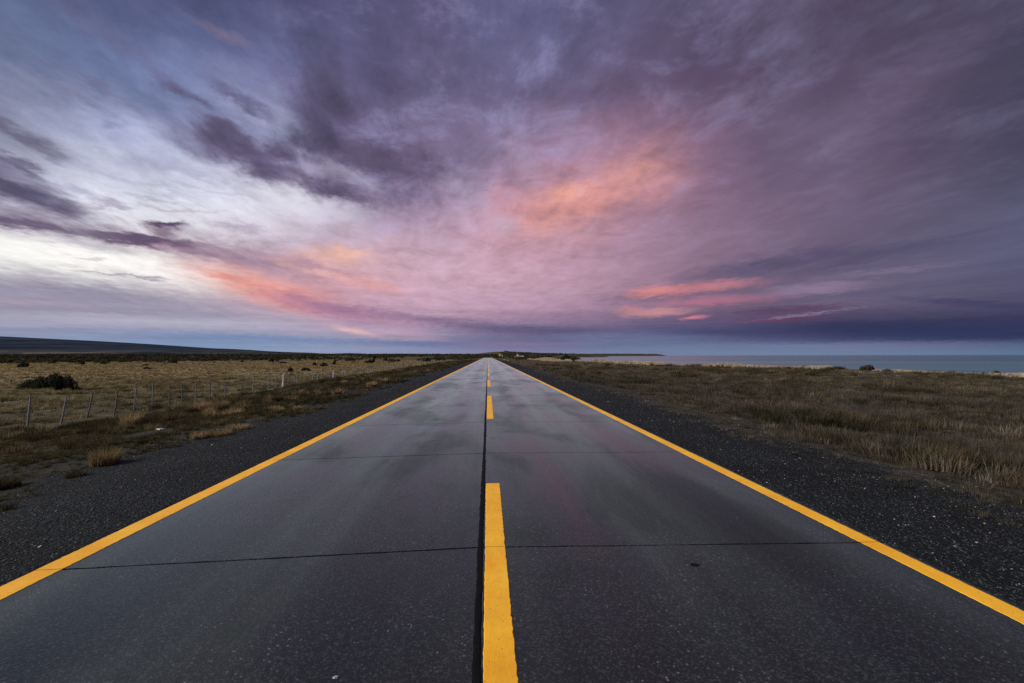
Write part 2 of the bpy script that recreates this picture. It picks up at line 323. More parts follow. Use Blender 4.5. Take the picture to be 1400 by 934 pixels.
# ------------------------------------------------------------------ terrain
COAST = np.array([(-600,95),(-200,82),(56,65),(74,60),(91,55.5),(113,47),(150,44.5),(203,43),(304,37),(450,66),(600,98),(1066,190),(1500,250),(1880,470),(1950,480),(2100,330),(3000,560),(4500,1150),(6000,2290),(6400,2330),(6900,1300),(12500,1500)], float)
def coast(y): return np.interp(y, COAST[:,0], COAST[:,1]) + 2.2*fbm(y, y*0+3, 22, 3, 5)*np.clip(1+y/400, 1, 12)
def road_z(y): return -0.9*sstep(405, 470, y)
ROAD_W = 3.60
SEA_Z = -4.6
def height(x, y):
    x = np.asarray(x, float); y = np.asarray(y, float)
    r = np.hypot(x, np.maximum(y, 0)); a = np.abs(x)
    FL = np.interp(r, [0,230,300,420,700,1000,1500,3000,6000,15000], [-1.36,-1.34,-1.2,-.8,.9,2.4,4.2,13,22,36])
    FR = np.interp(r, [0,200,300,450,800,1500,2600,4000,6000,15000], [-.86,-.84,-.75,-.05,1.6,5.5,8.5,13,20,30])
    rz = road_z(y)
    farb = sstep(430, 640, y)
    pl1 = np.interp(a, [3.6,5,7,9,12,14,16.2,18.2,20,21], [-.03,-.08,-.26,-.45,-.68,-.85,-1.1,-1.32,-1.37,-1.37])
    pl2 = np.interp(a, [3.6,5,7,9,12,14,15.4,17.6,20,21], [-.03,-.08,-.2,-.3,-.42,-.5,-.66,-1.2,-1.37,-1.37])
    k = sstep(22, 36, y); pl = pl1*(1-k)+pl2*k
    kl = sstep(13, 22, a)
    zl = (pl+rz)*(1-kl) + (np.where(a > 21, FL, pl*(1-kl)+FL*kl))*kl
    pr = np.interp(a, [3.6,5,6.5,8,11,16,30], [-.03,-.07,-.15,-.35,-.58,-.78,-.86])
    kr = sstep(8, 20, a)
    zr = (pr+rz)*(1-kr) + FR*kr
    zl = zl*(1-farb)+FL*farb; zr = zr*(1-farb)+FR*farb
    z = np.where(x < 0, zl, zr)
    # blend the two sides where the road has ended
    mixk = sstep(-60, 60, x); z = np.where(y > 430, z*(1-farb) + (FL*(1-mixk)+FR*mixk)*farb, z)
    # low wooded knoll behind the end of the road
    z = z + 9.0*np.exp(-((x-28)/62)**2 - ((y-1400)/120)**2)
    z = z + 3.4*np.exp(-((x-95)/45)**2 - ((y-1250)/150)**2)*sstep(0, 60, coast(y)-x)
    # relief
    off = sstep(4.6, 9, a)*(1-farb) + farb
    z = z + off*(.10*fbm(x, y, 3.2, 3, 21) + .07*fbm(x, y, 1.0, 2, 31)*sstep(260, 60, r)) + sstep(6, 14, a)*.30*fbm(x, y, 14, 3, 41)*sstep(3,9,np.abs(a-19)+2)
    z = z + sstep(260, 900, r)*3.0*fbm(x, y, 190, 4, 51)
    # shore: a little dune lip and then the bank to the beach
    d = coast(y) - x
    sc = 1+np.maximum(y, 0)/260
    z = z + .12*np.exp(-((d-2.5)/3.0)**2)*(y < 700)
    z = np.where(x > 0, np.where(d > 0, z, z + (-7.5-z)*sstep(0, 7*sc, -d)), z)
    # under the road
    z = np.where((a < ROAD_W-.02) & (y < 470), rz-.14, z)
    return z
def hz(x, y): return float(height(np.array([x]), np.array([y]))[0])

ys = [-400,-250,-150,-90,-60,-40,-28,-20,-14,-10,-7,-5,-3.5]
y = -2.5
while y < 11500:
    ys.append(y); y += max(.22, .016*abs(y)) if y < 400 else .022*y
ys = np.array(ys)
cl = [3.52, 3.60, 3.75, 4.0]
c = 4.4
while c < 9500: cl.append(c); c += max(.35, .042*(c-4)) if c < 60 else .055*c
cl = np.array(cl)
NR = 110
tt = np.linspace(0, 1, NR)
rows = []
for yy in ys:
    left = -cl[::-1]; xc = float(coast(np.array([yy]))[0]); sc = 1+max(yy, 0)/260
    xin = np.concatenate([[3.52, 3.60, 3.75, 4.0], 4.0 + (xc-4.0)*np.interp(np.linspace(0,1,NR)[1:], [0,.35,.8,1], [0,.14,.8,1])])
    xout = xc + np.array([1,2,3.5,5,7,9,14,30])*sc
    rows.append(np.concatenate([left, [-1.2, 1.2], xin, xout]))
GXX = np.array(rows); NC = GXX.shape[1]; GYY = np.repeat(ys[:,None], NC, 1)
GZZ = height(GXX, GYY)
V = np.stack([GXX, GYY, GZZ], -1).reshape(-1, 3)
idx = np.arange(len(ys)*NC).reshape(len(ys), NC)
FQ = np.stack([idx[:-1,:-1], idx[:-1,1:], idx[1:,1:], idx[1:,:-1]], -1).reshape(-1, 4)

# ------------------------------------------------------------------ materials
def mat(name):
    m = bpy.data.materials.new(name); m.use_nodes = True; n = NT(m.node_tree)
    return m, n, m.node_tree.nodes['Principled BSDF']
def simple(name, c, rough=.8, var=.25, scale=8, bump=0.0, spec=.5, metal=0.0):
    m, n, b = mat(name); p = n.new('ShaderNodeTexCoord').outputs['Object']
    nz = n.noise(p, scale, 4)
    n.put(b.inputs['Base Color'], n.mix(n.mr(nz, .3, .7), tuple(v*(1-var) for v in c), tuple(min(1, v*(1+var)) for v in c)))
    b.inputs['Roughness'].default_value = rough; b.inputs['Metallic'].default_value = metal
    b.inputs['Specular IOR Level'].default_value = spec
    if bump: n.put(b.inputs['Normal'], n.bump(nz, bump, .02))
    return m

def asphalt_mat(name, joints):
    m, n, b = mat(name); p = n.new('ShaderNodeNewGeometry').outputs['Position']; x, y, z = n.sep(p)
    p2 = n.comb(x, y, 0.0)
    cell = n.voro(p2, 88, 'Color'); cr, cg, _ = n.sep(cell)
    cd = n.voro(p2, 88, 'Distance')
    cell2 = n.voro(p2, 52, 'Color'); c2, c2g, _ = n.sep(cell2); cd2 = n.voro(p2, 52, 'Distance')
    big = n.noise(p2, .55, 4, .55, .3); mid = n.noise(n.comb(n.m('MULTIPLY', x, 2.2), n.m('MULTIPLY', y, .16), 2.0), .9, 5, .62)
    damp = n.noise(n.comb(n.m('MULTIPLY', x, .8), n.m('MULTIPLY', y, .35), 9.0), .8, 5, .6, .4)
    fine = n.noise(p2, 60, 3, .7)
    base = n.mix(n.mr(big, .35, .65), (.0062,.0064,.0066), (.0125,.0128,.0133))
    base = n.mix(n.m('MULTIPLY', n.mr(cr, .58, 1.0), .8), base, (.048,.050,.054))
    base = n.mix(n.m('MULTIPLY', n.mr(cg, .6, 1.0), .8), base, (.003,.003,.003))
    chips = n.m('MULTIPLY', n.m('GREATER_THAN', c2, .93), n.mr(cd2, .5, .2))
    patchy = n.mr(n.noise(p2, 1.3, 3, .6), .45, .62)
    base = n.mix(n.m('MULTIPLY', chips, n.m('MULTIPLY_ADD', patchy, .75, .2)), base, (.15,.16,.175))
    dent = n.m('MULTIPLY', n.m('GREATER_THAN', c2g, .965), n.mr(cd2, .45, .25))
    base = n.mix(n.m('MULTIPLY', dent, .8), base, (.004,.004,.005))
    # oil and patching stains with a shape of their own, left lane wheel path
    ws = n.noise(p2, 1.1, 4, .6, .5)
    lane = n.m('MULTIPLY', n.mr(n.m('ABSOLUTE', n.m('ADD', x, 1.55)), 1.0, .25), n.mr(ws, .56, .70))
    base = n.mix(n.m('MULTIPLY', lane, .55), base, (.008,.008,.009))
    for sx, sy, rx, ry, f in ((-1.62, 14.6, .42, .9, .7), (-1.35, 18.3, .40, .8, .6), (-2.4, 10.2, .45, .6, .45), (-.35, 12.0, .35, .35, .6), (-1.5, 23, .5, 2.0, .5)):
        q = n.comb(n.m('MULTIPLY', n.m('SUBTRACT', x, sx), 1/rx), n.m('MULTIPLY', n.m('SUBTRACT', y, sy), 1/ry), 0.0)
        dd = n.m('ADD', n.vm('LENGTH', q), n.m('MULTIPLY', n.m('SUBTRACT', n.noise(p2, 5, 3), .5), 1.2))
        base = n.mix(n.mr(dd, 1.1, .4, 0.0, f), base, (.007,.008,.009))
        if sy == 14.6: base = n.mix(n.m('MULTIPLY', n.mr(n.m('ABSOLUTE', n.m('SUBTRACT', dd, .48)), .16, .04), .55), base, (.10,.11,.095))
    if joints:
        ph = n.m('FRACT', n.m('DIVIDE', n.m('ADD', y, n.m('MULTIPLY', n.m('MINIMUM', x, 0.0), -.075)), 3.74))
        jl = n.mr(n.m('ABSOLUTE', n.m('SUBTRACT', ph, .5)), .012, .006)
        base = n.mix(n.m('MULTIPLY', jl, .95), base, (.006,.006,.006))
    # polished wheel paths and damp patches change the gloss
    wp = n.mr(n.m('ABSOLUTE', n.m('SUBTRACT', n.m('ABSOLUTE', n.m('SUBTRACT', n.m('ABSOLUTE', x), 1.72)), .86)), .55, .05)
    rg = n.m('SUBTRACT', n.m('SUBTRACT', .56, n.m('MULTIPLY', wp, .12)), n.m('MULTIPLY', n.mr(mid, .35, .68), .16)); rg = n.m('ADD', rg, n.m('MULTIPLY', n.mr(damp, .44, .58), .14))
    base = n.mix(n.mr(damp, .50, .66, 0, .45), base, (.006,.006,.0065)); base = n.mix(n.m('MULTIPLY', wp, .12), base, (.026,.026,.028))
    rg = n.m('ADD', rg, n.m('MULTIPLY', n.m('SUBTRACT', fine, .5), .12))
    rg = n.m('ADD', rg, n.m('MULTIPLY', lane, .2))
    n.put(b.inputs['Base Color'], base); n.put(b.inputs['Roughness'], rg)
    oi = n.new('ShaderNodeObjectInfo').outputs['Random']; n.put(b.inputs['Base Color'], n.vm('SCALE', base, scale=n.mr(oi, 0, 1, .86, 1.14)))
    b.inputs['Specular IOR Level'].default_value = .75; b.inputs['Specular Tint'].default_value = (.84,.97,1.0,1)
    hgt = n.m('ADD', n.m('MULTIPLY', cd, -.6), n.m('MULTIPLY', fine, .6)); hgt = n.m('ADD', hgt, n.m('MULTIPLY', n.mr(cd2, .0, .4), -.5))
    nb = n.bump(hgt, .34, .004); n.put(b.inputs['Normal'], nb)
    b.inputs['Specular IOR Level'].default_value = 0.0; b.inputs['Roughness'].default_value = 1.0
    for l in list(b.inputs['Roughness'].links): n.l.remove(l)
    # gloss tinted cool to mute the pink sky reflection, growing towards grazing angles
    gl = n.new('ShaderNodeBsdfGlossy'); gl.inputs['Color'].default_value = (.82,.94,.93,1); n.put(gl.inputs['Roughness'], rg); n.put(gl.inputs['Normal'], nb)
    fr = n.new('ShaderNodeFresnel'); fr.inputs['IOR'].default_value = 1.47
    mx = n.new('ShaderNodeMixShader'); n.put(mx.inputs[0], n.m('MULTIPLY', fr.outputs[0], n.m('SUBTRACT', n.m('SUBTRACT', 1.0, n.m('MULTIPLY', n.mr(damp, .46, .60), .42)), n.m('MULTIPLY', lane, .4))))
    n.l.new(b.outputs[0], mx.inputs[1]); n.l.new(gl.outputs[0], mx.inputs[2]); n.l.new(mx.outputs[0], n.n['Material Output'].inputs[0])
    return m
M_ASPH = asphalt_mat('asphalt_slab', False); M_ASPH_FAR = asphalt_mat('asphalt_far', True)
M_SEAL = simple('tar_sealant', (.004,.004,.0042), .9, .3, 30, .3, .1)

def paint_mat():
    m, n, b = mat('yellow_road_paint'); p = n.new('ShaderNodeNewGeometry').outputs['Position']; x, y, z = n.sep(p); p2 = n.comb(x, y, 0.0)
    c = n.mix(n.mr(n.noise(p2, 2.2, 4), .35, .65), (.90,.42,.014), (1.0,.53,.030))
    lay = n.noise(n.comb(n.m('MULTIPLY', x, 55), n.m('MULTIPLY', y, 3), 0.0), 1.0, 3)
    c = n.mix(n.m('MULTIPLY', n.mr(lay, .45, .75), .25), c, (.70,.33,.02))
    g = n.noise(p2, 130, 2, .7)
    c = n.mix(n.m('MULTIPLY', n.mr(g, .60, .75), .25), c, (.50,.25,.02))
    wear = n.noise(p2, 3.1, 6, .7); c = n.mix(n.mr(wear, .52, .72, 0, .30), c, (.55,.27,.03)); c = n.mix(n.mr(n.noise(p2, 18, 4, .7), .56, .74, 0, .45), c, (.42,.22,.035))
    cc = n.voro(p2, 60, 'Color'); r, _, _ = n.sep(cc); d = n.voro(p2, 60)
    c = n.mix(n.m('MULTIPLY', n.m('GREATER_THAN', r, .93), n.mr(d, .32, .12)), c, (.05,.035,.02))
    n.put(b.inputs['Base Color'], c); b.inputs['Roughness'].default_value = .62; b.inputs['Specular IOR Level'].default_value = .35
    n.put(b.inputs['Normal'], n.bump(g, .5, .004)); return m
M_PAINT = paint_mat()

def ground_mat():
    m, n, b = mat('ground'); p = n.new('ShaderNodeNewGeometry').outputs['Position']; x, y, z = n.sep(p); p2 = n.comb(x, y, 0.0)
    r = n.vm('LENGTH', p2); ax = n.m('ABSOLUTE', x)
    # gravel
    v1c = n.voro(p2, 26, 'Color'); g1, g2, g3 = n.sep(v1c); v1 = n.voro(p2, 26); v2 = n.voro(p2, 70); v2c = n.voro(p2, 70, 'Color'); h1, h2, _ = n.sep(v2c)
    gr = n.mix(h1, (.0035,.005,.006), (.016,.021,.0235))
    gr = n.mix(n.m('MULTIPLY', g1, .5), gr, (.018,.021,.022))
    gr = n.mix(n.m('MULTIPLY', n.m('GREATER_THAN', h2, .94), .8), gr, (.10,.115,.125))
    gr = n.mix(n.mr(n.noise(p2, .7, 3), .4, .7, 0, .5), gr, (.006,.006,.0065))
    # grassland soils
    n1 = n.noise(p2, .35, 5, .6); n2 = n.noise(p2, 2.4, 5, .65); n3 = n.noise(p2, .045, 4, .6); n4 = n.noise(n.comb(x, n.m('MULTIPLY', y, 1.0), 5.0), 9.0, 4, .7)
    ver = n.mix(n.mr(n2, .35, .68), (.013,.013,.009), (.045,.041,.022))
    ver = n.mix(n.mr(n1, .45, .7), ver, (.040,.042,.018))
    fld = n.mix(n.mr(n2, .32, .66), (.026,.024,.012), (.105,.092,.048))
    fld = n.mix(n.mr(n4, .5, .7, 0, .6), fld, (.034,.030,.015))
    gold = n.mix(n.mr(n2, .3, .7), (.12,.093,.042), (.28,.22,.11))
    gold = n.mix(n.mr(n3, .40, .62, 0, .6), gold, (.19,.155,.085))
    fld = n.mix(n.mr(n.m('ADD', r, n.m('MULTIPLY', n3, 90)), 80, 150), fld, gold)
    rgt = n.mix(n.mr(n2, .35, .66), (.020,.019,.015), (.080,.070,.048))
    rgt = n.mix(n.mr(n1, .45, .7, 0, .7), rgt, (.048,.048,.024))
    rgt = n.mix(n.mr(r, 30, 130, 0, .6), rgt, (.085,.072,.048))
    far = n.mix(n.mr(n.noise(n.comb(n.m('MULTIPLY', x, .35), y, 0.0), .022, 5, .65), .42, .60), (.040,.042,.024), (.11,.095,.048))
    isl = n.mr(x, -1, 1, 1, 0)
    grass = n.mix(isl, rgt, n.mix(n.mr(n.m('ADD', x, n.m('MULTIPLY', n1, 3)), -12.5, -16.5), ver, fld))
    wig = n.m('MULTIPLY', n.m('SUBTRACT', n.noise(p2, .42, 6, .68), .5), 6.0)
    gedge = n.m('ADD', ax, wig)
    lim = n.m('MULTIPLY_ADD', isl, .5, 6.1)
    gm = n.mr(gedge, lim, n.m('ADD', lim, .5))
    patch = n.m('MULTIPLY', isl, n.m('MULTIPLY', n.mr(ax, 11.5, 9.5), n.mr(n.noise(p2, .8, 4), .45, .55)))
    gm = n.m('SUBTRACT', gm, n.m('MULTIPLY', patch, .6), clamp=True)
    col = n.mix(gm, gr, grass)
    col = n.mix(n.mr(n.m('ADD', r, n.m('MULTIPLY', n3, 60)), 240, 330), col, far)
    # pale dry sand and grass near the shore lip and wet dark beach below
    col = n.mix(n.mr(z, -1.2, -2.4), col, (.17,.15,.125))
    n.put(b.inputs['Base Color'], col); b.inputs['Roughness'].default_value = .95; b.inputs['Specular IOR Level'].default_value = .1
    hg = n.m('ADD', n.m('MULTIPLY', v1, -1.0), n.m('MULTIPLY', v2, -.5)); hs = n.m('ADD', n.m('MULTIPLY', n2, 5.0), n.m('MULTIPLY', n4, 2.5))
    hh = n.new('ShaderNodeMix', data_type='FLOAT'); n.put(hh.inputs[0], gm); n.put(hh.inputs[2], hg); n.put(hh.inputs[3], hs)
    n.put(b.inputs['Normal'], n.bump(hh.outputs[0], .8, .03)); return m
M_GROUND = ground_mat()

def grass_mat(name, ramp_stops, gold_far=None, trans=.35):
    m, n, b = mat(name); n.n.remove(b)
    out = n.n['Material Output']
    oi = n.new('ShaderNodeObjectInfo').outputs['Random']; p = n.new('ShaderNodeNewGeometry').outputs['Position']; x, y, z = n.sep(p)
    zone = n.noise(n.comb(x, y, 0.0), .22, 4, .6)
    f = n.m('MULTIPLY_ADD', n.mr(zone, .3, .7), .5, n.m('MULTIPLY', oi, .7)); f = n.m('SUBTRACT', f, .12)
    c = n.ramp(f, ramp_stops)
    if gold_far:
        r = n.m('ADD', n.vm('LENGTH', n.comb(x, y, 0.0)), n.m('MULTIPLY', zone, 40))
        g2 = n.ramp(f, gold_far); c = n.mix(n.mr(r, 55, 125), c, g2)
    jit = n.noise(p, 14, 2); c = n.mix(n.mr(jit, .3, .7, 0, .35), c, n.vm('SCALE', c, scale=.45))
    d = n.new('ShaderNodeBsdfDiffuse'); n.put(d.inputs[0], c); t = n.new('ShaderNodeBsdfTranslucent'); n.put(t.inputs[0], c)
    mx = n.new('ShaderNodeMixShader'); mx.inputs[0].default_value = trans
    n.l.new(d.outputs[0], mx.inputs[1]); n.l.new(t.outputs[0], mx.inputs[2]); n.l.new(mx.outputs[0], out.inputs[0]); return m
M_TUS_FIELD = grass_mat('field_grass', [(0,(.040,.040,.020)),(.3,(.11,.103,.050)),(.55,(.18,.160,.085)),(.8,(.28,.24,.135)),(1,(.42,.36,.23))],
                        [(0,(.10,.075,.036)),(.35,(.27,.205,.10)),(.7,(.42,.325,.165)),(1,(.54,.44,.26))])
M_TUS_VERGE = grass_mat('verge_grass', [(0,(.018,.020,.011)),(.35,(.050,.047,.023)),(.6,(.085,.072,.036)),(.85,(.15,.115,.058)),(1,(.25,.20,.11))])
M_TUS_RIGHT = grass_mat('right_grass', [(0,(.016,.016,.012)),(.3,(.045,.042,.028)),(.55,(.085,.073,.050)),(.8,(.14,.115,.085)),(1,(.26,.22,.17))], 
                        [(0,(.032,.030,.020)),(.35,(.10,.085,.052)),(.7,(.19,.15,.092)),(1,(.32,.27,.18))])
M_DUNE = grass_mat('dune_grass', [(0,(.34,.27,.17)),(.5,(.54,.44,.30)),(1,(.70,.60,.43))])
M_GOLD = grass_mat('golden_tussock', [(0,(.17,.125,.06)),(.5,(.29,.21,.11)),(1,(.42,.32,.18))])
M_BROWN = grass_mat('brown_tussock', [(0,(.04,.032,.019)),(.5,(.085,.065,.036)),(1,(.15,.115,.065))])
M_GREY = grass_mat('grey_stalks', [(0,(.045,.040,.033)),(.5,(.09,.08,.068)),(1,(.16,.145,.13))])
M_BUSH = grass_mat('bush_leaves', [(0,(.028,.036,.020)),(.5,(.060,.072,.038)),(1,(.11,.12,.064))], None, .2)
M_BUSHB = grass_mat('bush_leaves_brown', [(0,(.030,.026,.018)),(.5,(.065,.054,.034)),(1,(.11,.09,.058))], None, .2)
M_SCRUB = grass_mat('scrub_leaves', [(0,(.022,.023,.015)),(.4,(.048,.048,.028)),(.75,(.088,.078,.044)),(1,(.15,.12,.066))], None, .2)
M_TWIG = simple('twig', (.055,.045,.038), .85, .3, 20)
M_STONE = None
def stone_mat():
    m, n, b = mat('stone'); oi = n.new('ShaderNodeObjectInfo').outputs['Random']
    c = n.ramp(oi, [(0,(.007,.0075,.008)),(.55,(.020,.022,.023)),(.84,(.038,.041,.043)),(.93,(.085,.09,.095)),(.975,(.16,.165,.175)),(1,(.30,.31,.33))])
    n.put(b.inputs['Base Color'], c); b.inputs['Roughness'].default_value = .8; return m
M_STONE = stone_mat()
M_WOOD = simple('weathered_wood', (.21,.215,.22), .85, .35, 25, .4)
M_WOODD = simple('dark_weathered_wood', (.12,.12,.125), .85, .35, 25, .4)
M_WPOST = simple('whitewashed_post', (.55,.56,.60), .8, .18, 12, .2)
M_WIRE = simple('galvanised_wire', (.34,.345,.36), .6, .1, 5, 0, .5, .2)

def water_mat():
    m, n, b = mat('sea_water'); p = n.new('ShaderNodeNewGeometry').outputs['Position']; x, y, z = n.sep(p)
    b.inputs['Base Color'].default_value = (.10,.235,.255,1); b.inputs['IOR'].default_value = 1.33
    st = n.noise(n.comb(n.m('MULTIPLY', x, .0007), n.m('MULTIPLY', y, .0035), 0.0), 1.0, 4, .55)
    n.put(b.inputs['Roughness'], n.mr(st, .4, .62, .12, .26)); n.put(b.inputs['Base Color'], n.mix(n.mr(st, .42, .6), (.085,.180,.215), (.125,.235,.265)))
    w1 = n.noise(n.comb(n.m('MULTIPLY', x, .35), y, 0.0), .5, 4, .6); w2 = n.noise(p, 2.5, 2, .5)
    n.put(b.inputs['Normal'], n.bump(n.m('ADD', w1, n.m('MULTIPLY', w2, .15)), .012, .25)); return m
M_WATER = water_mat()
def hill_mat():
    m, n, b = mat('far_hillside'); p = n.new('ShaderNodeNewGeometry').outputs['Position']; x, y, z = n.sep(p)
    a = n.noise(n.comb(n.m('MULTIPLY', x, .25), n.m('MULTIPLY', y, .6), n.m('MULTIPLY', z, 4)), .006, 4, .68)
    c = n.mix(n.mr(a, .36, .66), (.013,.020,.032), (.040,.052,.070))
    pal = n.m('MULTIPLY', n.mr(n.m('ADD', z, n.m('MULTIPLY', a, 50)), 92, 48), n.mr(n.noise(n.comb(n.m('MULTIPLY', x, .5), y, z), .0035, 4, .6), .42, .58))
    c = n.mix(n.m('MULTIPLY', pal, .8), c, (.15,.125,.105))
    n.put(b.inputs['Base Color'], c); b.inputs['Roughness'].default_value = 1.0; b.inputs['Specular IOR Level'].default_value = .0; return m
M_HILL = hill_mat()
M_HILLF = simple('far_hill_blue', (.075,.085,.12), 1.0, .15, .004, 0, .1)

# ------------------------------------------------------------------ setting: ground, sea, hills
gme = fast_mesh('ground', V, FQ, True); gme.materials.append(M_GROUND)
ground = bpy.data.objects.new('ground', gme); COL.objects.link(ground); tag(ground, kind='structure')
sea = mesh_obj('sea', [(-9000,-30000,SEA_Z),(70000,-30000,SEA_Z),(70000,80000,SEA_Z),(-9000,80000,SEA_Z)], [(0,1,2,3)], M_WATER); tag(sea, kind='structure')

def ridge(name, D0, Dc, D1, prof, mat_, zb, seed, nx=170, ny=26, pxs=(-1900, 500), rough=14):
    px = np.linspace(pxs[0], pxs[1], nx); dd = np.concatenate([np.linspace(D0, Dc, ny)[:-1], np.linspace(Dc, D1, 8)])
    P, Dd = np.meshgrid(px, dd, indexing='ij')
    top = np.interp(P, [p[0] for p in prof], [(486.6-p[1])/F_*Dc+CAM_Z for p in prof])
    X = (P-667.0)/F_*Dc; s = np.where(Dd <= Dc, np.sin(np.clip((Dd-D0)/(Dc-D0), 0, 1)*PI/2)**1.25, 1-((Dd-Dc)/(D1-Dc))**2)
    Z = zb + (top-zb)*s + rough*fbm(X, Dd*2.2, 420, 4, seed)*np.sin(s*PI)*1.0
    Vv = np.stack([X, Dd + X*0.0, Z], -1).reshape(-1, 3); ii = np.arange(nx*len(dd)).reshape(nx, len(dd))
    Fv = np.stack([ii[:-1,:-1], ii[1:,:-1], ii[1:,1:], ii[:-1,1:]], -1).reshape(-1, 4)
    me = fast_mesh(name, Vv, Fv, True); me.materials.append(mat_); o = bpy.data.objects.new(name, me); COL.objects.link(o); tag(o, kind='structure'); return o
ridge('hill', 3300, 5000, 7000, [(-1900,452),(-900,452),(-400,453),(-150,457),(0,459.8),(40,460.3),(100,463.4),(150,466),(200,469.2),(250,472.8),(300,476.3),(318,476.4),(345,478.6),(380,480.4),(400,481),(430,483),(470,486.5)], M_HILL, 6, 3)
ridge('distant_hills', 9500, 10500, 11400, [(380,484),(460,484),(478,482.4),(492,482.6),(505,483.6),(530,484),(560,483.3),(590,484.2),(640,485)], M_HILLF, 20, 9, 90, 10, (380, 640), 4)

# ------------------------------------------------------------------ road
road = empty('road', (0, 0, 0)); tag(road, kind='structure')
def strip(name, x0, x1, y0, y1, z, mat_, parent, n=60):
    Y = np.linspace(y0, y1, n); Z = road_z(Y)+z; v = []; f = []
    for i in range(n): v += [(x0, Y[i], Z[i]), (x1, Y[i], Z[i])]
    for i in range(n-1): f.append((2*i, 2*i+1, 2*i+3, 2*i+2))
    return mesh_obj(name, v, f, mat_, parent)
strip('road_bed', -3.58, 3.58, -30, 64, -.009, M_SEAL, road)
def gpt(px, py): return pix_ground(px, py, 0.0)
# joints as measured: (Y at the left edge, Y at the centre, Y at the right edge)
J = []
for L, Cc, E in (((75,779),(655,748.5),(1170,742)), ((385,629),(658,619.8),(905,618)), ((473,582.7),(660,577.2),(812,576.3)), ((530,557.6),(661,554.8),(770,554.4))):
    l = gpt(*L); c_ = gpt(*Cc); e = gpt(*E)
    sl = (c_[1]-l[1])/(c_[0]-l[0]); sr = (e[1]-c_[1])/(e[0]-c_[0])
    J.append((c_[1]-sl*(c_[0]+3.58), c_[1], c_[1]+sr*(3.58-c_[0])))
J.insert(0, (J[0][0]-3.75, J[0][1]-3.72, J[0][2]-3.74)); J.insert(0, tuple(v-3.75 for v in J[0])); J.insert(0, tuple(v-3.75 for v in J[0]))
while J[-1][1] < 60:
    s = 3.74 + random.uniform(-.05, .05); J.append((J[-1][1]+s-.26+random.uniform(-.06,.06), J[-1][1]+s, J[-1][1]+s+random.uniform(-.05,.07)))
XCL, XCR = -.082, -.040       # tarred joint between the lanes
def slab(x0, x1, ya0, ya1, yb0, yb1, seed, gap=.0075):
    """x0..x1 across; near edge ya0->ya1, far edge yb0->yb1"""
    r_ = np.random.default_rng(seed); nE = 26; v = []; f = []
    t = np.linspace(0, 1, nE); j0 = r_.normal(0, .0022, nE); j1 = r_.normal(0, .0022, nE)
    X = x0+(x1-x0)*t; Yn = ya0+(ya1-ya0)*t+gap+j0; Yf = yb0+(yb1-yb0)*t-gap+j1
    b = .0015
    for lvl, z, ins in (('t', 0.0, b), ('e', -b, 0.0), ('b', -.10, 0.0)):
        for k in range(nE):
            xi = min(max(X[k], x0+ins), x1-ins); v.append((xi, Yn[k]+ins, z))
        for k in range(nE):
            xi = min(max(X[k], x0+ins), x1-ins); v.append((xi, Yf[k]-ins, z))
    for k in range(nE-1):
        f.append((k, k+1, nE+k+1, nE+k))
        for l in (0, 1):
            o0 = l*2*nE; o1 = (l+1)*2*nE
            f.append((o0+k, o1+k, o1+k+1, o0+k+1)); f.append((o0+nE+k+1, o1+nE+k+1, o1+nE+k, o0+nE+k))
    for l in (0, 1):
        o0 = l*2*nE; o1 = (l+1)*2*nE
        f.append((o0, o0+nE, o1+nE, o1)); f.append((o0+nE-1, o1+nE-1, o1+2*nE-1, o0+2*nE-1))
    return mesh_obj('slab', v, f, M_ASPH, road)
for i in range(len(J)-1):
    a, b_ = J[i], J[i+1]
    slab(-3.58, XCL, a[0], a[1], b_[0], b_[1], 100+i, .012)
    slab(XCR, 3.58, a[1], a[2], b_[1], b_[2], 200+i, .009)
YEND = J[-1][1]
# beyond the last slab that can be told apart the two lanes run on as sheets with a tarred seam
strip('road_lane', -3.58, -.088, YEND-.1, 480, -.001, M_ASPH_FAR, road, 120)
strip('road_lane', -.036, 3.58, YEND-.1, 480, -.001, M_ASPH_FAR, road, 120)
strip('lane_seam', -.10, -.02, YEND-.1, 480, -.012, M_SEAL, road, 120)
# raised bead of tar along the lane joint
mb = MB(); r_ = np.random.default_rng(5)
Yb = np.concatenate([np.arange(-6, 24, .08), np.arange(24, YEND, .5)])
jl = XCL + .004*np.sin(Yb*.9) + r_.normal(0, .0035, len(Yb)); jr = XCR + .003*np.sin(Yb*1.3) + r_.normal(0, .003, len(Yb)); top = .0035
for i, yv in enumerate(Yb): mb.v += [(jl[i]-.006, yv, .0005), (jl[i]+.008, yv, top), (jr[i]-.008, yv, top), (jr[i]+.004, yv, .0005)]
for i in range(len(Yb)-1):
    for k in range(3): mb.f.append((4*i+k, 4*i+k+1, 4*i+k+5, 4*i+k+4))
mb.build('tar_seal', M_SEAL, road)

def paint_strip(name, x0, x1, y0, y1, seed, sk0=0, sk1=0, step=.03):
    r_ = np.random.default_rng(seed); n = max(2, int((y1-y0)/step)) if y1 < 30 else max(2, int((y1-y0)/1.0)); n = min(n, 130)
    v = []; f = []
    for i in range(n+1):
        t = i/n; yy = y0+(y1-y0)*t; jj = .0035 if y1 < 30 else 0
        a = x0 + r_.normal(0, jj*.55) + .0008*math.sin(yy*2.1+seed); b = x1 + r_.normal(0, jj*.55) + .0008*math.sin(yy*1.7+seed*2)
        sk = sk0*(1-t)+sk1*t; zz = .004 + float(road_z(np.array(yy)))
        v += [(a, yy, -.002+zz), (a+.004, yy, zz), (b-.004, yy+sk, zz), (b, yy+sk, -.002+zz)]
        if i:
            o = 4*i
            for k in range(3): f.append((o-4+k, o-3+k, o+1+k, o+k))
    return mesh_obj(name, v, f, M_PAINT, road)
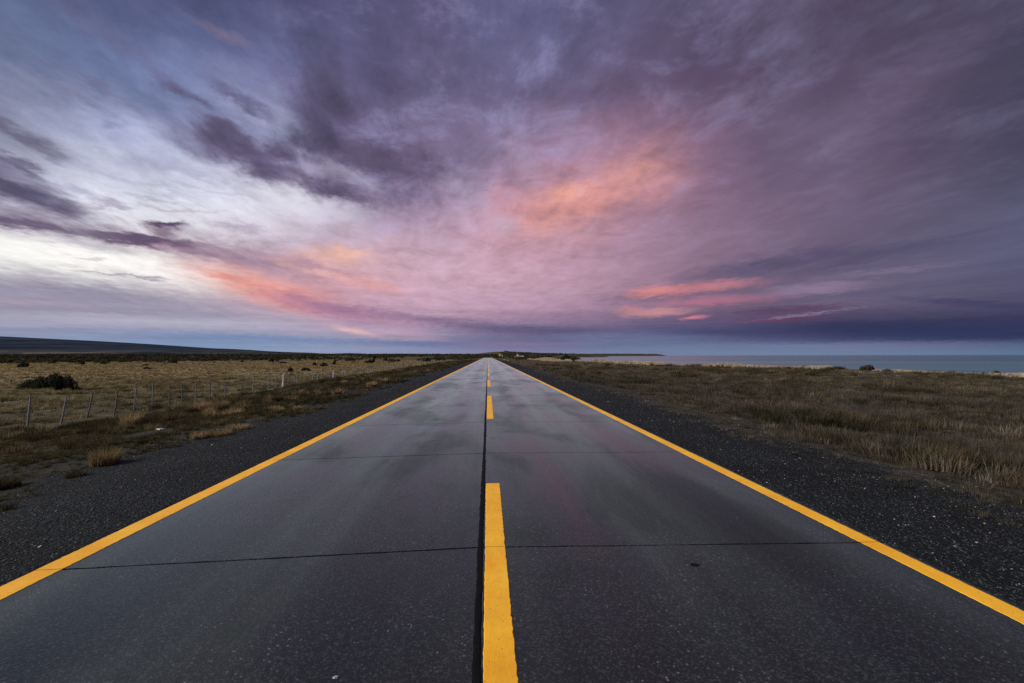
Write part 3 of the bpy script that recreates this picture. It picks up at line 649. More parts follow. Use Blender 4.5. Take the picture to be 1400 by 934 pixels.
XL0, XL1, XR0, XR1 = -3.595, -3.395, 3.375, 3.548
def jy(j, x):
    if x < -.06: return j[1] + (j[0]-j[1])*(-.06-x)/(3.52)
    return j[1] + (j[2]-j[1])*(x+.06)/(3.64)
for i in range(len(J)-1):
    a, b_ = J[i], J[i+1]; g = .0035
    paint_strip('edge_line', XL0, XL1, jy(a, XL0)+g, jy(b_, XL0)-g, 300+i, jy(a, XL1)-jy(a, XL0), jy(b_, XL1)-jy(b_, XL0))
    paint_strip('edge_line', XR0, XR1, jy(a, XR0)+g, jy(b_, XR0)-g, 400+i)
paint_strip('edge_line', XL0, XL1, YEND-.1, 478, 77); paint_strip('edge_line', XR0, XR1, YEND-.1, 478, 78)
DX0, DX1 = -.024, .156
for k, (a, b_) in enumerate([(-7.5,-6.6),(-.7, J[3][1]-.003),(J[3][1]+.003, gpt(674,661.2)[1]), (gpt(669,573.2)[1], gpt(669,541.2)[1]), (25.2,31.8),(38,44.6),(51,57.6)] + [(51+12.85*q, 57.6+12.85*q) for q in range(1, 32)]):
    paint_strip('centre_dash', DX0, DX1, a, b_, 500+k)
# the dark tar spot in the right lane and a scrap on the left lane
def flat_blob(name, x, y, rx, ry, z, h, mat_, parent=None, seed=0, n=14):
    r_ = np.random.default_rng(seed); rr = 1+r_.normal(0, .14, n); v = [(0,0,h)]; f = []
    for k in range(n): g = 2*PI*k/n; v.append((rx*rr[k]*.8*math.cos(g), ry*rr[k]*.8*math.sin(g), h)); 
    for k in range(n): g = 2*PI*k/n; v.append((rx*rr[k]*math.cos(g), ry*rr[k]*math.sin(g), 0))
    for k in range(n): q = (k+1)%n; f.append((0, 1+k, 1+q)); f.append((1+k, 1+n+k, 1+n+q, 1+q))
    return mesh_obj(name, v, f, mat_, parent, loc=(x, y, z))
g_ = gpt(950,772.5); flat_blob('tar_spot', g_[0], g_[1], .038, .03, .0005, .003, M_SEAL, road, 1)
M_SCRAP = simple('pale_scrap', (.32,.38,.46), .6, .2, 40)
g_ = gpt(459,927); tag(flat_blob('paper_scrap', g_[0], g_[1], .016, .007, .001, .008, M_SCRAP, None, 2, 7), 'tiny pale bluish scrap lying on the left lane at the bottom of the picture', 'scrap')
M_LITTER = simple('white_litter', (.38,.38,.40), .7, .12, 20)
def place_at(px, py, z=None):
    if z is None:
        t = 2.0; d = ray(px, py)
        while t < 2000:
            x, y, zz = d[0]*t, d[1]*t, CAM_Z+d[2]*t
            if zz <= hz(x, y): break
            t += max(.1, t*.01)
        return x, y, hz(x, y)
    x, y = pix_ground(px, py, z); return x, y, hz(x, y)
x, y, z = place_at(219.5, 589); tag(flat_blob('litter', x, y, .13, .07, z+.02, .035, M_LITTER, None, 3, 9), 'flat white piece of litter lying on the dark left verge', 'litter')
x, y, z = place_at(199, 563); tag(flat_blob('pale_stone', x, y, .20, .14, z, .12, simple('pale_rock', (.34,.33,.32), .9, .2, 12, .4), None, 4, 9), 'pale flat stone beside the verge tussocks below the fence', 'stone')

# ------------------------------------------------------------------ plant building blocks
def blades_mesh(name, n, h, spread, w, mat_, seed, lean=.55, seg=2, base=.35, droop=.25, hmin=.5):
    """a bunch of tapering blades: n blades of seg quads and a tip triangle, written as triangles"""
    r_ = np.random.default_rng(seed); v = []; f = []
    for i in range(n):
        g = r_.uniform(0, 2*PI); rr = math.sqrt(r_.uniform(0, 1))*spread*base; bx, by = rr*math.cos(g), rr*math.sin(g)
        out = g + r_.normal(0, .5); L = h*r_.uniform(hmin, 1.0); ln = lean*r_.uniform(.2, 1.0)*(.4+.6*rr/(spread*base+1e-6))
        wx, wy = -math.sin(out+r_.normal(0,.6)), math.cos(out+r_.normal(0,.6)); ww = w*r_.uniform(.6, 1.3)
        b = len(v)
        for s in range(seg+1):
            t = s/seg; zz = L*t*(1-droop*t*ln); o = L*ln*(t**1.6); k = ww*(1-t)*.5 + (.0 if s == seg else ww*.12)
            cx, cy = bx+math.cos(out)*o, by+math.sin(out)*o
            if s < seg: v += [(cx-wx*k, cy-wy*k, zz), (cx+wx*k, cy+wy*k, zz)]
            else: v.append((cx, cy, zz))
        for s in range(seg-1):
            o = b+2*s; f += [(o, o+1, o+3), (o, o+3, o+2)]
        o = b+2*(seg-1); f.append((o, o+1, o+2))
    me = fast_mesh(name, np.array(v), np.array(f)); me.materials.append(mat_); return me
def leaf_mesh(name, lobes, n, size, mat_, seed, flat=1.0, shell=.55):
    """small leaf faces spread through the outer part of a few overlapping lobes"""
    r_ = np.random.default_rng(seed); lobes = np.array(lobes, float); wts = lobes[:,3]*lobes[:,4]*lobes[:,5]; wts /= wts.sum()
    L = lobes[r_.choice(len(lobes), n, p=wts)]; d = r_.normal(size=(n,3)); d /= np.linalg.norm(d, axis=1)[:,None]
    rad = (shell+(1.0-shell)*r_.random(n)**.6)*(1+r_.normal(0, .10, n))
    P = L[:,:3] + d*L[:,3:6]*rad[:,None]; P[:,2] = np.abs(P[:,2])
    u = r_.normal(size=(n,3)); u /= np.linalg.norm(u, axis=1)[:,None]; w = np.cross(u, d+r_.normal(0,.4,(n,3))); w /= np.linalg.norm(w, axis=1)[:,None]+1e-9
    s = size*r_.uniform(.5, 1.4, n)[:,None]
    Vv = np.stack([P-u*s*.5, P+w*s*.32, P+u*s*.5, P-w*s*.32], 1).reshape(-1,3); Fv = np.arange(4*n).reshape(n,4)
    me = fast_mesh(name, Vv, Fv); me.materials.append(mat_); return me
def stone_mesh(name, seed, mat_):
    r_ = np.random.default_rng(seed); import bmesh
    bm = bmesh.new(); bmesh.ops.create_icosphere(bm, subdivisions=1, radius=.5)
    for v in bm.verts: v.co *= 1+r_.normal(0, .13); v.co.z *= .6; v.co.x *= 1.2
    me = bpy.data.meshes.new(name); bm.to_mesh(me); bm.free(); me.materials.append(mat_); return me

# libraries for scattered ground cover (kept out of the scene, only instanced)
def library(name, meshes):
    c = bpy.data.collections.new(name)
    for i, me in enumerate(meshes):
        o = bpy.data.objects.new('%s_%02d' % (name, i), me); c.objects.link(o)
    return c
L_FIELD = library('field_tufts', [blades_mesh('field_tuft', 60, .34, .36, .022, M_TUS_FIELD, 20+i, .95, 2, .65) for i in range(5)])
L_FIELDF = library('field_tufts_far', [blades_mesh('field_tuft_far', 26, .30, .45, .075, M_TUS_FIELD, 30+i, 1.1, 2) for i in range(4)])
L_VERGE = library('verge_tufts', [blades_mesh('verge_tuft', 60, .20, .26, .013, M_TUS_VERGE, 40+i, 1.1, 2) for i in range(5)])
L_RIGHT = library('right_tufts', [blades_mesh('right_tuft', 46, .30, .34, .011, M_TUS_RIGHT, 50+i, .8, 2, .7) for i in range(5)])
L_STALK = library('stalks', [blades_mesh('stalk', 16, .55, .30, .008, M_GREY, 60+i, .45, 3, .8) for i in range(4)])
L_RIGHTF = library('right_tufts_far', [blades_mesh('right_tuft_far', 26, .26, .5, .06, M_TUS_RIGHT, 70+i, .9, 2, .8) for i in range(4)])
L_DUNE = library('dune_tufts', [blades_mesh('dune_tuft', 50, .42, .5, .03, M_DUNE, 80+i, .9, 2) for i in range(4)])
L_SCRUB = library('scrub_clumps', [leaf_mesh('scrub_clump', [(0,0,.35,.7,.6,.5),(.5,.2,.25,.5,.5,.35),(-.5,-.1,.3,.5,.5,.4)], 90, .34, M_SCRUB, 90+i) for i in range(5)])
L_STONES = library('stones', [stone_mesh('stone', 100+i, M_STONE) for i in range(5)])

def scatter(name, pts, scl, lib, nlib, label, cat, tilt=0.12):
    pts = np.asarray(pts, float); n = len(pts)
    me = bpy.data.meshes.new(name); me.vertices.add(n); me.vertices.foreach_set('co', pts.astype(np.float32).ravel())
    for nm, typ, arr in (('scl', 'FLOAT', scl), ('idx', 'INT', rng.integers(0, nlib, n))):
        at = me.attributes.new(nm, typ, 'POINT'); at.data.foreach_set('value', np.asarray(arr, np.float32 if typ == 'FLOAT' else np.int32))
    rot = np.stack([rng.normal(0, tilt, n), rng.normal(0, tilt, n), rng.uniform(0, 2*PI, n)], -1)
    at = me.attributes.new('rot', 'FLOAT_VECTOR', 'POINT'); at.data.foreach_set('vector', rot.astype(np.float32).ravel())
    o = bpy.data.objects.new(name, me); COL.objects.link(o)
    ng = bpy.data.node_groups.new(name, 'GeometryNodeTree')
    ng.interface.new_socket('Geometry', in_out='INPUT', socket_type='NodeSocketGeometry'); ng.interface.new_socket('Geometry', in_out='OUTPUT', socket_type='NodeSocketGeometry')
    N = ng.nodes; K = ng.links; gi = N.new('NodeGroupInput'); go = N.new('NodeGroupOutput')
    m2p = N.new('GeometryNodeMeshToPoints'); iop = N.new('GeometryNodeInstanceOnPoints'); ci = N.new('GeometryNodeCollectionInfo')
    ci.inputs['Collection'].default_value = lib; ci.inputs['Separate Children'].default_value = True; ci.inputs['Reset Children'].default_value = True
    def attr(nm, typ):
        a = N.new('GeometryNodeInputNamedAttribute'); a.data_type = typ; a.inputs['Name'].default_value = nm; return a.outputs['Attribute']
    K.new(gi.outputs[0], m2p.inputs['Mesh']); K.new(m2p.outputs[0], iop.inputs['Points']); K.new(ci.outputs[0], iop.inputs['Instance'])
    iop.inputs['Pick Instance'].default_value = True; K.new(attr('idx', 'INT'), iop.inputs['Instance Index'])
    e2r = N.new('FunctionNodeEulerToRotation'); K.new(attr('rot', 'FLOAT_VECTOR'), e2r.inputs[0]); K.new(e2r.outputs[0], iop.inputs['Rotation'])
    K.new(attr('scl', 'FLOAT'), iop.inputs['Scale']); K.new(iop.outputs[0], go.inputs[0])
    md = o.modifiers.new('scatter', 'NODES'); md.node_group = ng
    tag(o, label, cat, kind='stuff'); return o

def polar(n, r0, r1, az0, az1, power=2.0):
    r = (r0**power + rng.random(n)*(r1**power-r0**power))**(1/power); a = np.radians(rng.uniform(az0, az1, n))
    return r*np.sin(a), r*np.cos(a)
def zpts(x, y, dz=-.02): return np.stack([x, y, height(x, y)+dz], -1)

# left field: tussocky pasture beyond the fence
x, y = polar(24000, 14, 80, -66, -8, 1.5); k = (x < -16.5-1.2*vnoise(y/3, y*0, 3)) & (rng.random(len(x)) < .12 + .88*sstep(-.02, .16, fbm(x, y, 1.5, 3, 61))); x, y = x[k], y[k]
scatter('pasture_grass', zpts(x, y), rng.uniform(.5, 1.3, len(x))*(1+.9*fbm(x, y, 3, 2, 62)), L_FIELD, 5, 'tussocky olive and straw pasture grass beyond the wire fence', 'grass')
x, y = polar(46000, 72, 300, -58, -3, 1.35); k = (x < -20) & (rng.random(len(x)) < .30 + .7*sstep(-.15, .2, fbm(x, y, 3.5, 3, 63))); x, y = x[k], y[k]
scatter('golden_grass', zpts(x, y), rng.uniform(.5, 1.1, len(x))*(.7+np.hypot(x, y)/220), L_FIELDF, 4, 'golden dry grass of the far left pasture', 'grass')
def clear(x, y):       # nothing grows over the litter and the flat stone
    k = np.ones(len(x))
    for cx, cy in KEEP: k *= (((x-cx)/.55)**2 + ((y-cy+.45)/.85)**2 > 1)
    return k
KEEP = [place_at(219.5, 589)[:2], place_at(199, 563)[:2]]
# left verge: low grass between gravel and fence
def lcol(n, y0, y1, x0, x1, p=1.0):
    y = y0*(y1/y0)**rng.random(n); x = rng.uniform(x0, x1, n); return x, y
x, y = lcol(34000, 5, 190, -18.5, -5.8); dens = (sstep(-6.0, -9.5, x)*.85+.05 + 1.2*fbm(x, y, 2.0, 3, 64))*clear(x, y); k = (rng.random(len(x)) < dens) & ((y > 16) | (x > -30)); x, y = x[k], y[k]
scatter('verge_grass', zpts(x, y), rng.uniform(.45, 1.3, len(x))*(1+.9*fbm(x, y, 4, 2, 65))*(.8+y/150)*(.5+.5*sstep(8, 24, y)), L_VERGE, 5, 'low dark olive grass on the left road verge', 'grass')
# dome shaped hummocks among the lower grass, both sides
L_HUM = library('hummocks', [blades_mesh('hummock', 130, .36, .40, .016, [M_BROWN, M_TUS_VERGE, M_BROWN, M_GOLD, M_TUS_VERGE, M_BROWN][i % 6], 140+i, .95, 3, .7, .5) for i in range(6)])
x, y = lcol(2300, 6, 190, -18.0, -6.8); k = rng.random(len(x)) < (.10 + .25*sstep(-7, -12, x) + 1.4*fbm(x, y, 5, 2, 164))*(.15+.85*sstep(10, 26, y))*clear(x, y); x, y = x[k], y[k]
scatter('verge_hummocks', zpts(x, y), rng.uniform(.45, 1.2, len(x))*(.85+y/140), L_HUM, 6, 'brown and straw grass hummocks scattered over the left verge', 'grass')
L_HUMR = library('right_hummocks', [blades_mesh('right_hummock', 120, .42, .5, .018, [M_TUS_RIGHT, M_BROWN, M_BUSHB, M_TUS_RIGHT, M_TUS_VERGE][i % 5], 150+i, .9, 3, .8, .4) for i in range(5)])
x, y = polar(9000, 8, 120, 6, 66, 1.3); k = (x > 8) & (x < coast(y)-1) & (rng.random(len(x)) < .15 + 1.6*fbm(x, y, 6, 3, 165)); x, y = x[k], y[k]
scatter('meadow_hummocks', zpts(x, y), rng.uniform(.5, 1.5, len(x))*(.85+y/160), L_HUMR, 5, 'dark and straw coloured hummocks scattered over the right meadow', 'grass')
# pale dry line of grass along the crest in front of the fence
y = 33*(160/33)**rng.random(1300); x = -15.9+rng.normal(0, .22, len(y)) + .3*np.sin(y/7)
scatter('pale_grass_line', zpts(x, y), rng.uniform(.25, .5, len(x))*(.8+y/130), L_DUNE, 4, 'pale dry grass line running along the foot of the wire fence', 'grass')
# right side
x, y = polar(34000, 6, 66, 3, 68, 1.35); dens = sstep(6.0, 9.4, x+2.2*vnoise(y/2.5, y*0, 8))*.78 + 1.2*fbm(x, y, 2.6, 3, 66); k = (rng.random(len(x)) < dens) & (x > 5.4) & (x < coast(y)-.5); x, y = x[k], y[k]
scatter('roadside_grass', zpts(x, y), rng.uniform(.5, 1.25, len(x))*(1+.9*fbm(x, y, 4, 2, 67))*np.clip((x-4.2)/5, .40, 1), L_RIGHT, 5, 'rough brown and olive grass beside the right shoulder', 'grass')
x, y = polar(5200, 6, 55, 20, 66, 1.3); k = (x > 9) & (x < coast(y)-6) & (fbm(x, y, 4, 2, 68) > -.02); x, y = x[k], y[k]
scatter('dry_stalks', zpts(x, y), rng.uniform(.5, 1.15, len(x)), L_STALK, 4, 'thin grey dead stalks standing in the right hand grass', 'grass')
x, y = polar(30000, 45, 420, 2, 60, 1.15); k = (x > 6.8) & (x < coast(y)-.5) & (rng.random(len(x)) < .25+.75*sstep(-.12,.18,fbm(x, y, 5, 3, 69))); x, y = x[k], y[k]
scatter('shore_meadow', zpts(x, y), rng.uniform(.45, 1.0, len(x))*(.7+np.hypot(x, y)/250), L_RIGHTF, 4, 'brown meadow grass running back towards the shore', 'grass')
y = 20*(330/20)**rng.random(5200); x = coast(y) - np.abs(rng.normal(0, 1.6, len(y))); k = (fbm(y, y*0, 9, 3, 70) + .5*fbm(y, y*0, 2.2, 2, 71) > -.12) & (x > 8); x, y = x[k], y[k]
scatter('dune_grass', zpts(x, y), rng.uniform(.6, 1.35, len(x))*(1+.9*fbm(y, y*0, 7, 2, 72))*np.clip(y/60, 1.0, 2.2), L_DUNE, 4, 'pale straw coloured dune grass along the top of the shore', 'grass')
x, y = polar(2600, 190, 330, 5.0, 10.5, 1.0); k = (x > coast(y)-14) & (x < coast(y)-.5); x, y = x[k], y[k]
scatter('pale_dune', zpts(x, y), rng.uniform(1.0, 2.0, len(x)), L_DUNE, 4, 'bright pale dune grass patch where the shore meets the road horizon', 'grass')
# far scrub: dark belt behind the golden field and on the low ground behind the road end
x, y = polar(34000, 232, 1700, -57, 12, 1.15); r = np.hypot(x, y)
dens = sstep(225, 300, r + 60*fbm(x, y, 60, 2, 73))*(.45 + 1.5*fbm(x, y*.5, 70, 3, 74)); k = (rng.random(len(x)) < dens) & ((np.abs(x) > 9) | (y > 500)) & (x < coast(y)-8) & ((x < -9) | (y > 430) | (x > 18)); x, y = x[k], y[k]
scatter('far_scrub', zpts(x, y, -.1), rng.uniform(.9, 2.3, len(x))*np.clip(np.hypot(x, y)/420, .8, 2.4), L_SCRUB, 5, 'belt of dark scrub across the plain behind the golden field', 'scrub')
x, y = polar(5200, 1000, 7000, 2, 21, 1.2); k = (x < coast(y)-12) & (fbm(x, y, 300, 3, 75) > -.25); x, y = x[k], y[k]
scatter('headland_scrub', zpts(x, y, -.5), rng.uniform(2.5, 5, len(x))*np.clip(np.hypot(x, y)/2600, .5, 2.0), L_SCRUB, 5, 'dark low scrub along the headland across the bay', 'scrub')
# stones on the gravel shoulders
for nm, sg, lim in (('left_gravel', -1, 7.8), ('right_gravel', 1, 7.0)):
    n = 26000; y = .8*(60/.8)**rng.random(n); x = sg*(3.63 + (lim-3.63)*rng.random(n)**.85); x = x + sg*.5*fbm(x, y, 2, 2, 76)*(np.abs(x) > 5)
    k = np.abs(x) > 3.64; x, y = x[k], y[k]
    s = .005 + .008*rng.random(len(x)) + .014*rng.random(len(x))**9
    scatter(nm, zpts(x, y, .001), s*(1+y/26), L_STONES, 5, 'loose dark gravel with pale chips on the %s shoulder' % nm.split('_')[0], 'gravel', .4)

# ------------------------------------------------------------------ wire fence
fence = empty('wire_fence', (-19, 19, hz(-19, 19)))
tag(fence, 'long wire fence of weathered grey wooden stakes along the left pasture', 'fence')
FB = Vector(fence.location)
def stake_mesh(h, r0, seed, mat_, square=False):
    r_ = np.random.default_rng(seed); m_ = MB(); n = 6; zs = np.linspace(-.15, h, 7); bx = np.cumsum(r_.normal(0, .010, 7)); by = np.cumsum(r_.normal(0, .010, 7))
    m_.tube([(bx[i], by[i], zs[i]) for i in range(7)], [r0*(1.1-.25*i/6)*(1+r_.normal(0,.06)) for i in range(7)], 4 if square else 6)
    me = bpy.data.meshes.new('fence_post'); me.from_pydata(m_.v, [], m_.f); me.update(); me.materials.append(mat_); return me
STK = [stake_mesh(1.40+.05*(i-2), .039, 600+i, M_WOOD) for i in range(4)] + [stake_mesh(1.36, .040, 610+i, M_WOODD) for i in range(3)]
DROP = [stake_mesh(1.0, .026, 620+i, M_WOODD) for i in range(3)]
def yfence(px):
    d = ray(px, 500); return d[1]/d[0]*-19.0
posts = []
for px, lean in ((41.5,5),(84,11),(120,9),(156,5),(184,4),(210.5,1),(232,1),(249.5,-1),(268.5,0),(287.5,-1),(308,-2),(330,5)):
    posts.append((yfence(px), lean, None))
yv = posts[0][0]
for q in range(7): yv -= 1.62+random.uniform(-.15,.15); posts.append((yv, random.uniform(-4,6), None))
yw1, yw2 = yfence(387), yfence(455.5)
yv = posts[11][0]
while yv < 235:
    yv += 1.45 + random.uniform(-.22, .22)
    if min(abs(yv-yw1), abs(yv-yw2)) < .5: continue
    posts.append((yv, random.gauss(0, 3), random.choice([None, None, None, 'd'])))
for yv, lean, kd in sorted(posts):
    me = random.choice(DROP) if kd else random.choice(STK)
    o = bpy.data.objects.new('fence_post', me); COL.objects.link(o); o.parent = fence
    x = -19+random.uniform(-.05,.05); o.location = Vector((x, yv, hz(x, yv))) - FB
    o.rotation_euler = (R(random.gauss(0,2)), R(lean), 0)
WP = stake_mesh(1.34, .10, 700, M_WPOST, True)
for yv in (yw1, yw2):
    o = bpy.data.objects.new('strainer_post', WP); COL.objects.link(o); o.parent = fence; o.location = Vector((-19, yv, hz(-19, yv)))-FB; o.rotation_euler = (0, 0, .78)
    tag(o, 'thick whitewashed strainer post')
YS = np.concatenate([np.arange(6, 60, 1.5), np.arange(60, 236, 5)])
for hw in (.22, .45, .68, .92, 1.18):
    m_ = MB(); m_.tube([(-19.04-FB.x, yy-FB.y, hz(-19, yy)+hw-FB.z+.01*math.sin(yy*3)) for yy in YS], [.0045+.00005*yy for yy in YS], 3, False); m_.build('wire', M_WIRE, fence)

# ------------------------------------------------------------------ single plants
def tussock(px, py, wpx, hpx, mat_, label, seed, dens=420):
    x, y, z = place_at(px, py); d = math.hypot(x, y)*math.cos(math.atan2(x, y)+YAW*-1*0); D = y
    w = wpx*D/F_; h = hpx*D/F_*1.15
    me = blades_mesh('tussock', dens, h, w*.62, max(.008, D*.0011), mat_, seed, .95, 3, .75, .5, .45)
    co = np.empty(len(me.vertices)*3, np.float32); me.vertices.foreach_get('co', co); co = co.reshape(-1, 3)
    k_ = w/max(1e-3, np.percentile(co[:,0], 97)-np.percentile(co[:,0], 3)); co[:,:2] *= k_; co[:,2] *= h/max(1e-3, np.percentile(co[:,2], 98)); me.vertices.foreach_set('co', co.ravel()); me.update()
    o = bpy.data.objects.new('tussock', me); COL.objects.link(o); o.location = (x, y, z-.02); tag(o, label, 'tussock', 'large grass tussocks on the left verge')
TUS = [
 (301,563,18,15,M_GOLD,'tall bright golden tussock, the largest on the left verge below the fence'),
 (214,562,15,9,M_BROWN,'rounded brown tussock at the foot of the fence above the white litter'),
 (273,563,24,12,M_GOLD,'blond windblown tussock just left of the tallest golden one'),
 (252,566,20,11,M_BROWN,'brown tussock tucked under the blond windblown one'),
 (180,583,24,15,M_GOLD,'golden brown tussock left of the white litter on the verge'),
 (200,582,18,12,M_BROWN,'dark tussock directly left of the white litter'),
 (236,577,28,13,M_BROWN,'broad dark brown tussock just above and right of the white litter'),
 (127,596,24,12,M_BROWN,'reddish brown tussock low on the verge right of the third leaning stake'),
 (54,602,34,11,M_BROWN,'wide dark mound of grass below the leftmost fence stakes'),
 (24,594,24,10,M_BROWN,'small dark mound of grass below the leftmost stake near the picture edge'),
 (4,600,20,10,M_BROWN,'dark mound of grass cut by the left edge of the picture'),
 (143,636,32,20,M_GOLD,'ragged dry tussock standing alone at the edge of the left gravel'),
 (104,652,20,9,M_BROWN,'small brown tuft on the gravel left of the ragged lone tussock'),
 (6,668,28,14,M_BROWN,'brown tussock at the left picture edge nearest the camera'),
 (195,607,11,7,M_BROWN,'little brown tuft on dark gravel below the white litter'),
 (271,601,17,9,M_GOLD,'yellow tuft at the near end of the grass strip by the gravel'),
 (298,596,26,8,M_GOLD,'low yellow tuft in the middle of the grass strip by the gravel'),
 (325,588,26,8,M_GOLD,'low yellow tuft at the far end of the grass strip by the gravel'),
 (379,550,12,8,M_BROWN,'dome shaped tussock beyond the golden one, upper of a pair'),
 (381,565,12,8,M_GOLD,'dome shaped tussock at the gravel edge, lower of a pair'),
 (407,562,10,7,M_GOLD,'small domed tussock right of the pair at the gravel edge'),
 (484,528,10,5,M_BROWN,'small dark domed tussock far down the verge beyond the white posts'),
 (508,529,12,6,M_GOLD,'small straw tussock far down the verge close to the gravel'),
]
for i, t in enumerate(TUS): tussock(*t[:4], t[4], t[5], 800+i, 520 if t[2] > 20 else 320)
# a few more mid sized hummocks of the verge are counted one by one too
def bush(px, py, wpx, hpx, label, seed, mat_=None, n=None, z=-1.36, group='dark shrubs dotted over the pasture', upright=False, name='shrub', yy=None, cat='shrub'):
    if yy is None: x, y, zz = place_at(px, py, z)
    else:
        d = ray(px, 486); x = d[0]/d[1]*yy; y = yy; zz = hz(x, y)
    D = y; w = wpx*D/F_; h = hpx*D/F_; r_ = np.random.default_rng(seed); lobes = []
    nl = 6 if wpx > 6 else 3
    for k in range(nl):
        f_ = (k+.5)/nl*2-1
        lobes.append((f_*w*.36+r_.normal(0, w*.03), r_.normal(0, w*.10), h*r_.uniform(.25, .5)*(1-.3*abs(f_)), w*.22, w*.20, h*r_.uniform(.36, .52)*(1-.35*abs(f_))))
    if upright: lobes = [(0,0,h*.2,w*.35,w*.3,h*.3),(w*.15,0,h*.5,w*.22,w*.2,h*.25),(w*.3,0,h*.8,w*.16,w*.16,h*.22)]
    if wpx > 40:      # the big one: several humps of unequal height, low on the left, highest right of the middle
        lobes = [(px_*w, r_.normal(0, w*.05), hh_*h*.45, rw*w, rw*w*.9, hh_*h*.55) for px_, hh_, rw in ((-.42,.42,.09),(-.30,.60,.12),(-.16,.82,.12),(-.04,.74,.10),(.06,.92,.11),(.17,1.0,.12),(.28,.84,.11),(.37,.78,.09),(.45,.55,.06),(-.10,.5,.16),(.14,.55,.17))]
    n = n or int(140+wpx*hpx*9); size = max(.05, D*.0021)*(1.15 if wpx > 40 else 1.25)
    me = leaf_mesh('foliage', lobes, n, size, mat_ or M_BUSH, seed)
    co = np.empty(len(me.vertices)*3, np.float32); me.vertices.foreach_get('co', co); co = co.reshape(-1, 3)
    co[:,0] *= w/max(1e-3, np.percentile(co[:,0], 98.5)-np.percentile(co[:,0], 1.5)); co[:,2] *= h/max(1e-3, np.percentile(co[:,2], 98)); me.vertices.foreach_set('co', co.ravel()); me.update()
    root = empty(name, (x, y, zz-.03)); tag(root, label, cat, group)
    o = bpy.data.objects.new('foliage', me); COL.objects.link(o); o.parent = root
    if wpx >= 5:
        m_ = MB()
        for k in range(7):
            g = r_.uniform(0, 2*PI); e = (math.cos(g)*w*.3, math.sin(g)*w*.2, h*r_.uniform(.6, 1.0)); rr = max(.012, w*.008)
            m_.tube([(0,0,-.05),(e[0]*.4, e[1]*.4, e[2]*.5), e], [rr*1.6, rr, rr*.4], 4)
        m_.build('stems', M_TWIG, root)
    return root
bush(65, 534.5, 58, 19, 'big dense dark green bush spreading low in the near pasture behind the fence', 900, n=10000, group=None, name='bush', cat='bush')
SH = [
 (31,503,9,8,'black two humped shrub standing in front of the scrub belt at far left',0),
 (47,498,4,2,'tiny shrub just right of the black two humped one',0),
 (14,497,6,4,'grey green shrub at the very left end of the pasture edge',1),
 (74,497,8,5,'dark shrub on the pasture edge above the big bush',0),
 (84,496,8,2.5,'flat dark shrub right of the one above the big bush',0),
 (113,499,4,5,'narrow upright shrub at the pasture edge between the flat ones',0),
 (141,498.5,6,5,'ragged dark shrub, left of a touching pair at the pasture edge',0),
 (147,497.5,5,3,'smaller shrub, right of a touching pair at the pasture edge',1),
 (165,496,6,3,'low dark shrub between the touching pair and the stacked pair',0),
 (199,501,7,3,'dark low shrub, farther of the stacked pair in the golden grass',0),
 (200,504.5,9,3.5,'greyish low shrub, nearer of the stacked pair in the golden grass',1),
 (235,497.5,10,6,'bushy dark shrub, the tallest on the golden pasture edge left of the white posts',0),
 (226,498.5,5,2,'tiny brown shrub touching the left side of the tallest edge shrub',1),
 (279,495.2,9,4,'wide dark shrub on the skyline of the golden grass right of the tallest edge shrub',0),
 (293,497,3,2,'brown dot of a shrub in the golden grass, first of four small ones',1),
 (313,496.5,3,2,'brown dot of a shrub in the golden grass, second of four small ones',1),
 (331,496,4,3,'small dark shrub in the golden grass, third of four small ones',0),
 (344,495,3,2,'small dark shrub in the golden grass, last of four small ones',0),
 (371,495.8,6,4,'rounded dark shrub above the first white post',0),
 (379,494,5,3,'small dark shrub right of the rounded one above the first white post',0),
 (387,497.5,9,3,'flat brown shrub directly above the first white post',1),
 (397,509,6,6,'twiggy grey shrub in the pasture just right of the first white post top',1),
 (418,507,11,5,'twiggy dark shrub with upright shoots midway between the two white posts',1),
 (430,500,5,4,'small brown shrub behind the twiggy one between the white posts',1),
 (443,501.5,9,5,'grey green twiggy shrub left of the second white post',1),
 (479,494.2,13,4,'long low dark shrub beyond the second white post',0),
 (483,496.5,5,2,'small shrub directly in front of the long low one',0),
 (527,494.5,7,5,'brownish shrub, left of the dark cluster near the far end of the fence',1),
 (536,495.5,12,4.5,'dense black green shrub, middle of the dark cluster near the far end of the fence',0),
 (544,495.5,5,3.5,'small dark shrub, right of the dark cluster near the far end of the fence',0),
 (505,497,11,5,'dark spreading shrub at the foot of the leaning snag',0),
]
for i, s_ in enumerate(SH): bush(*s_[:4], s_[4], 910+i, M_BUSHB if s_[5] else M_BUSH)
bush(456.5, 499, 4.5, 6, 'narrow leaning dark shrub standing alone above the second white post', 960, upright=True)
bush(510.5, 496, 4.5, 9, 'tall leaning dark snag rising from the spreading shrub', 961, M_BUSHB, upright=True)
for px, wd, hp, yy, lb in ((584,10,5,230,'dark shrub, left of the last three before the far end of the road'),(598.5,6,4,260,'dark shrub, middle of the last three before the far end of the road'),(606,5,3,265,'dark shrub, right of the last three before the far end of the road')):
    bush(px, 0, wd, hp, lb, 962+int(px), yy=yy)
GS = 'dark shrubs along the shore'
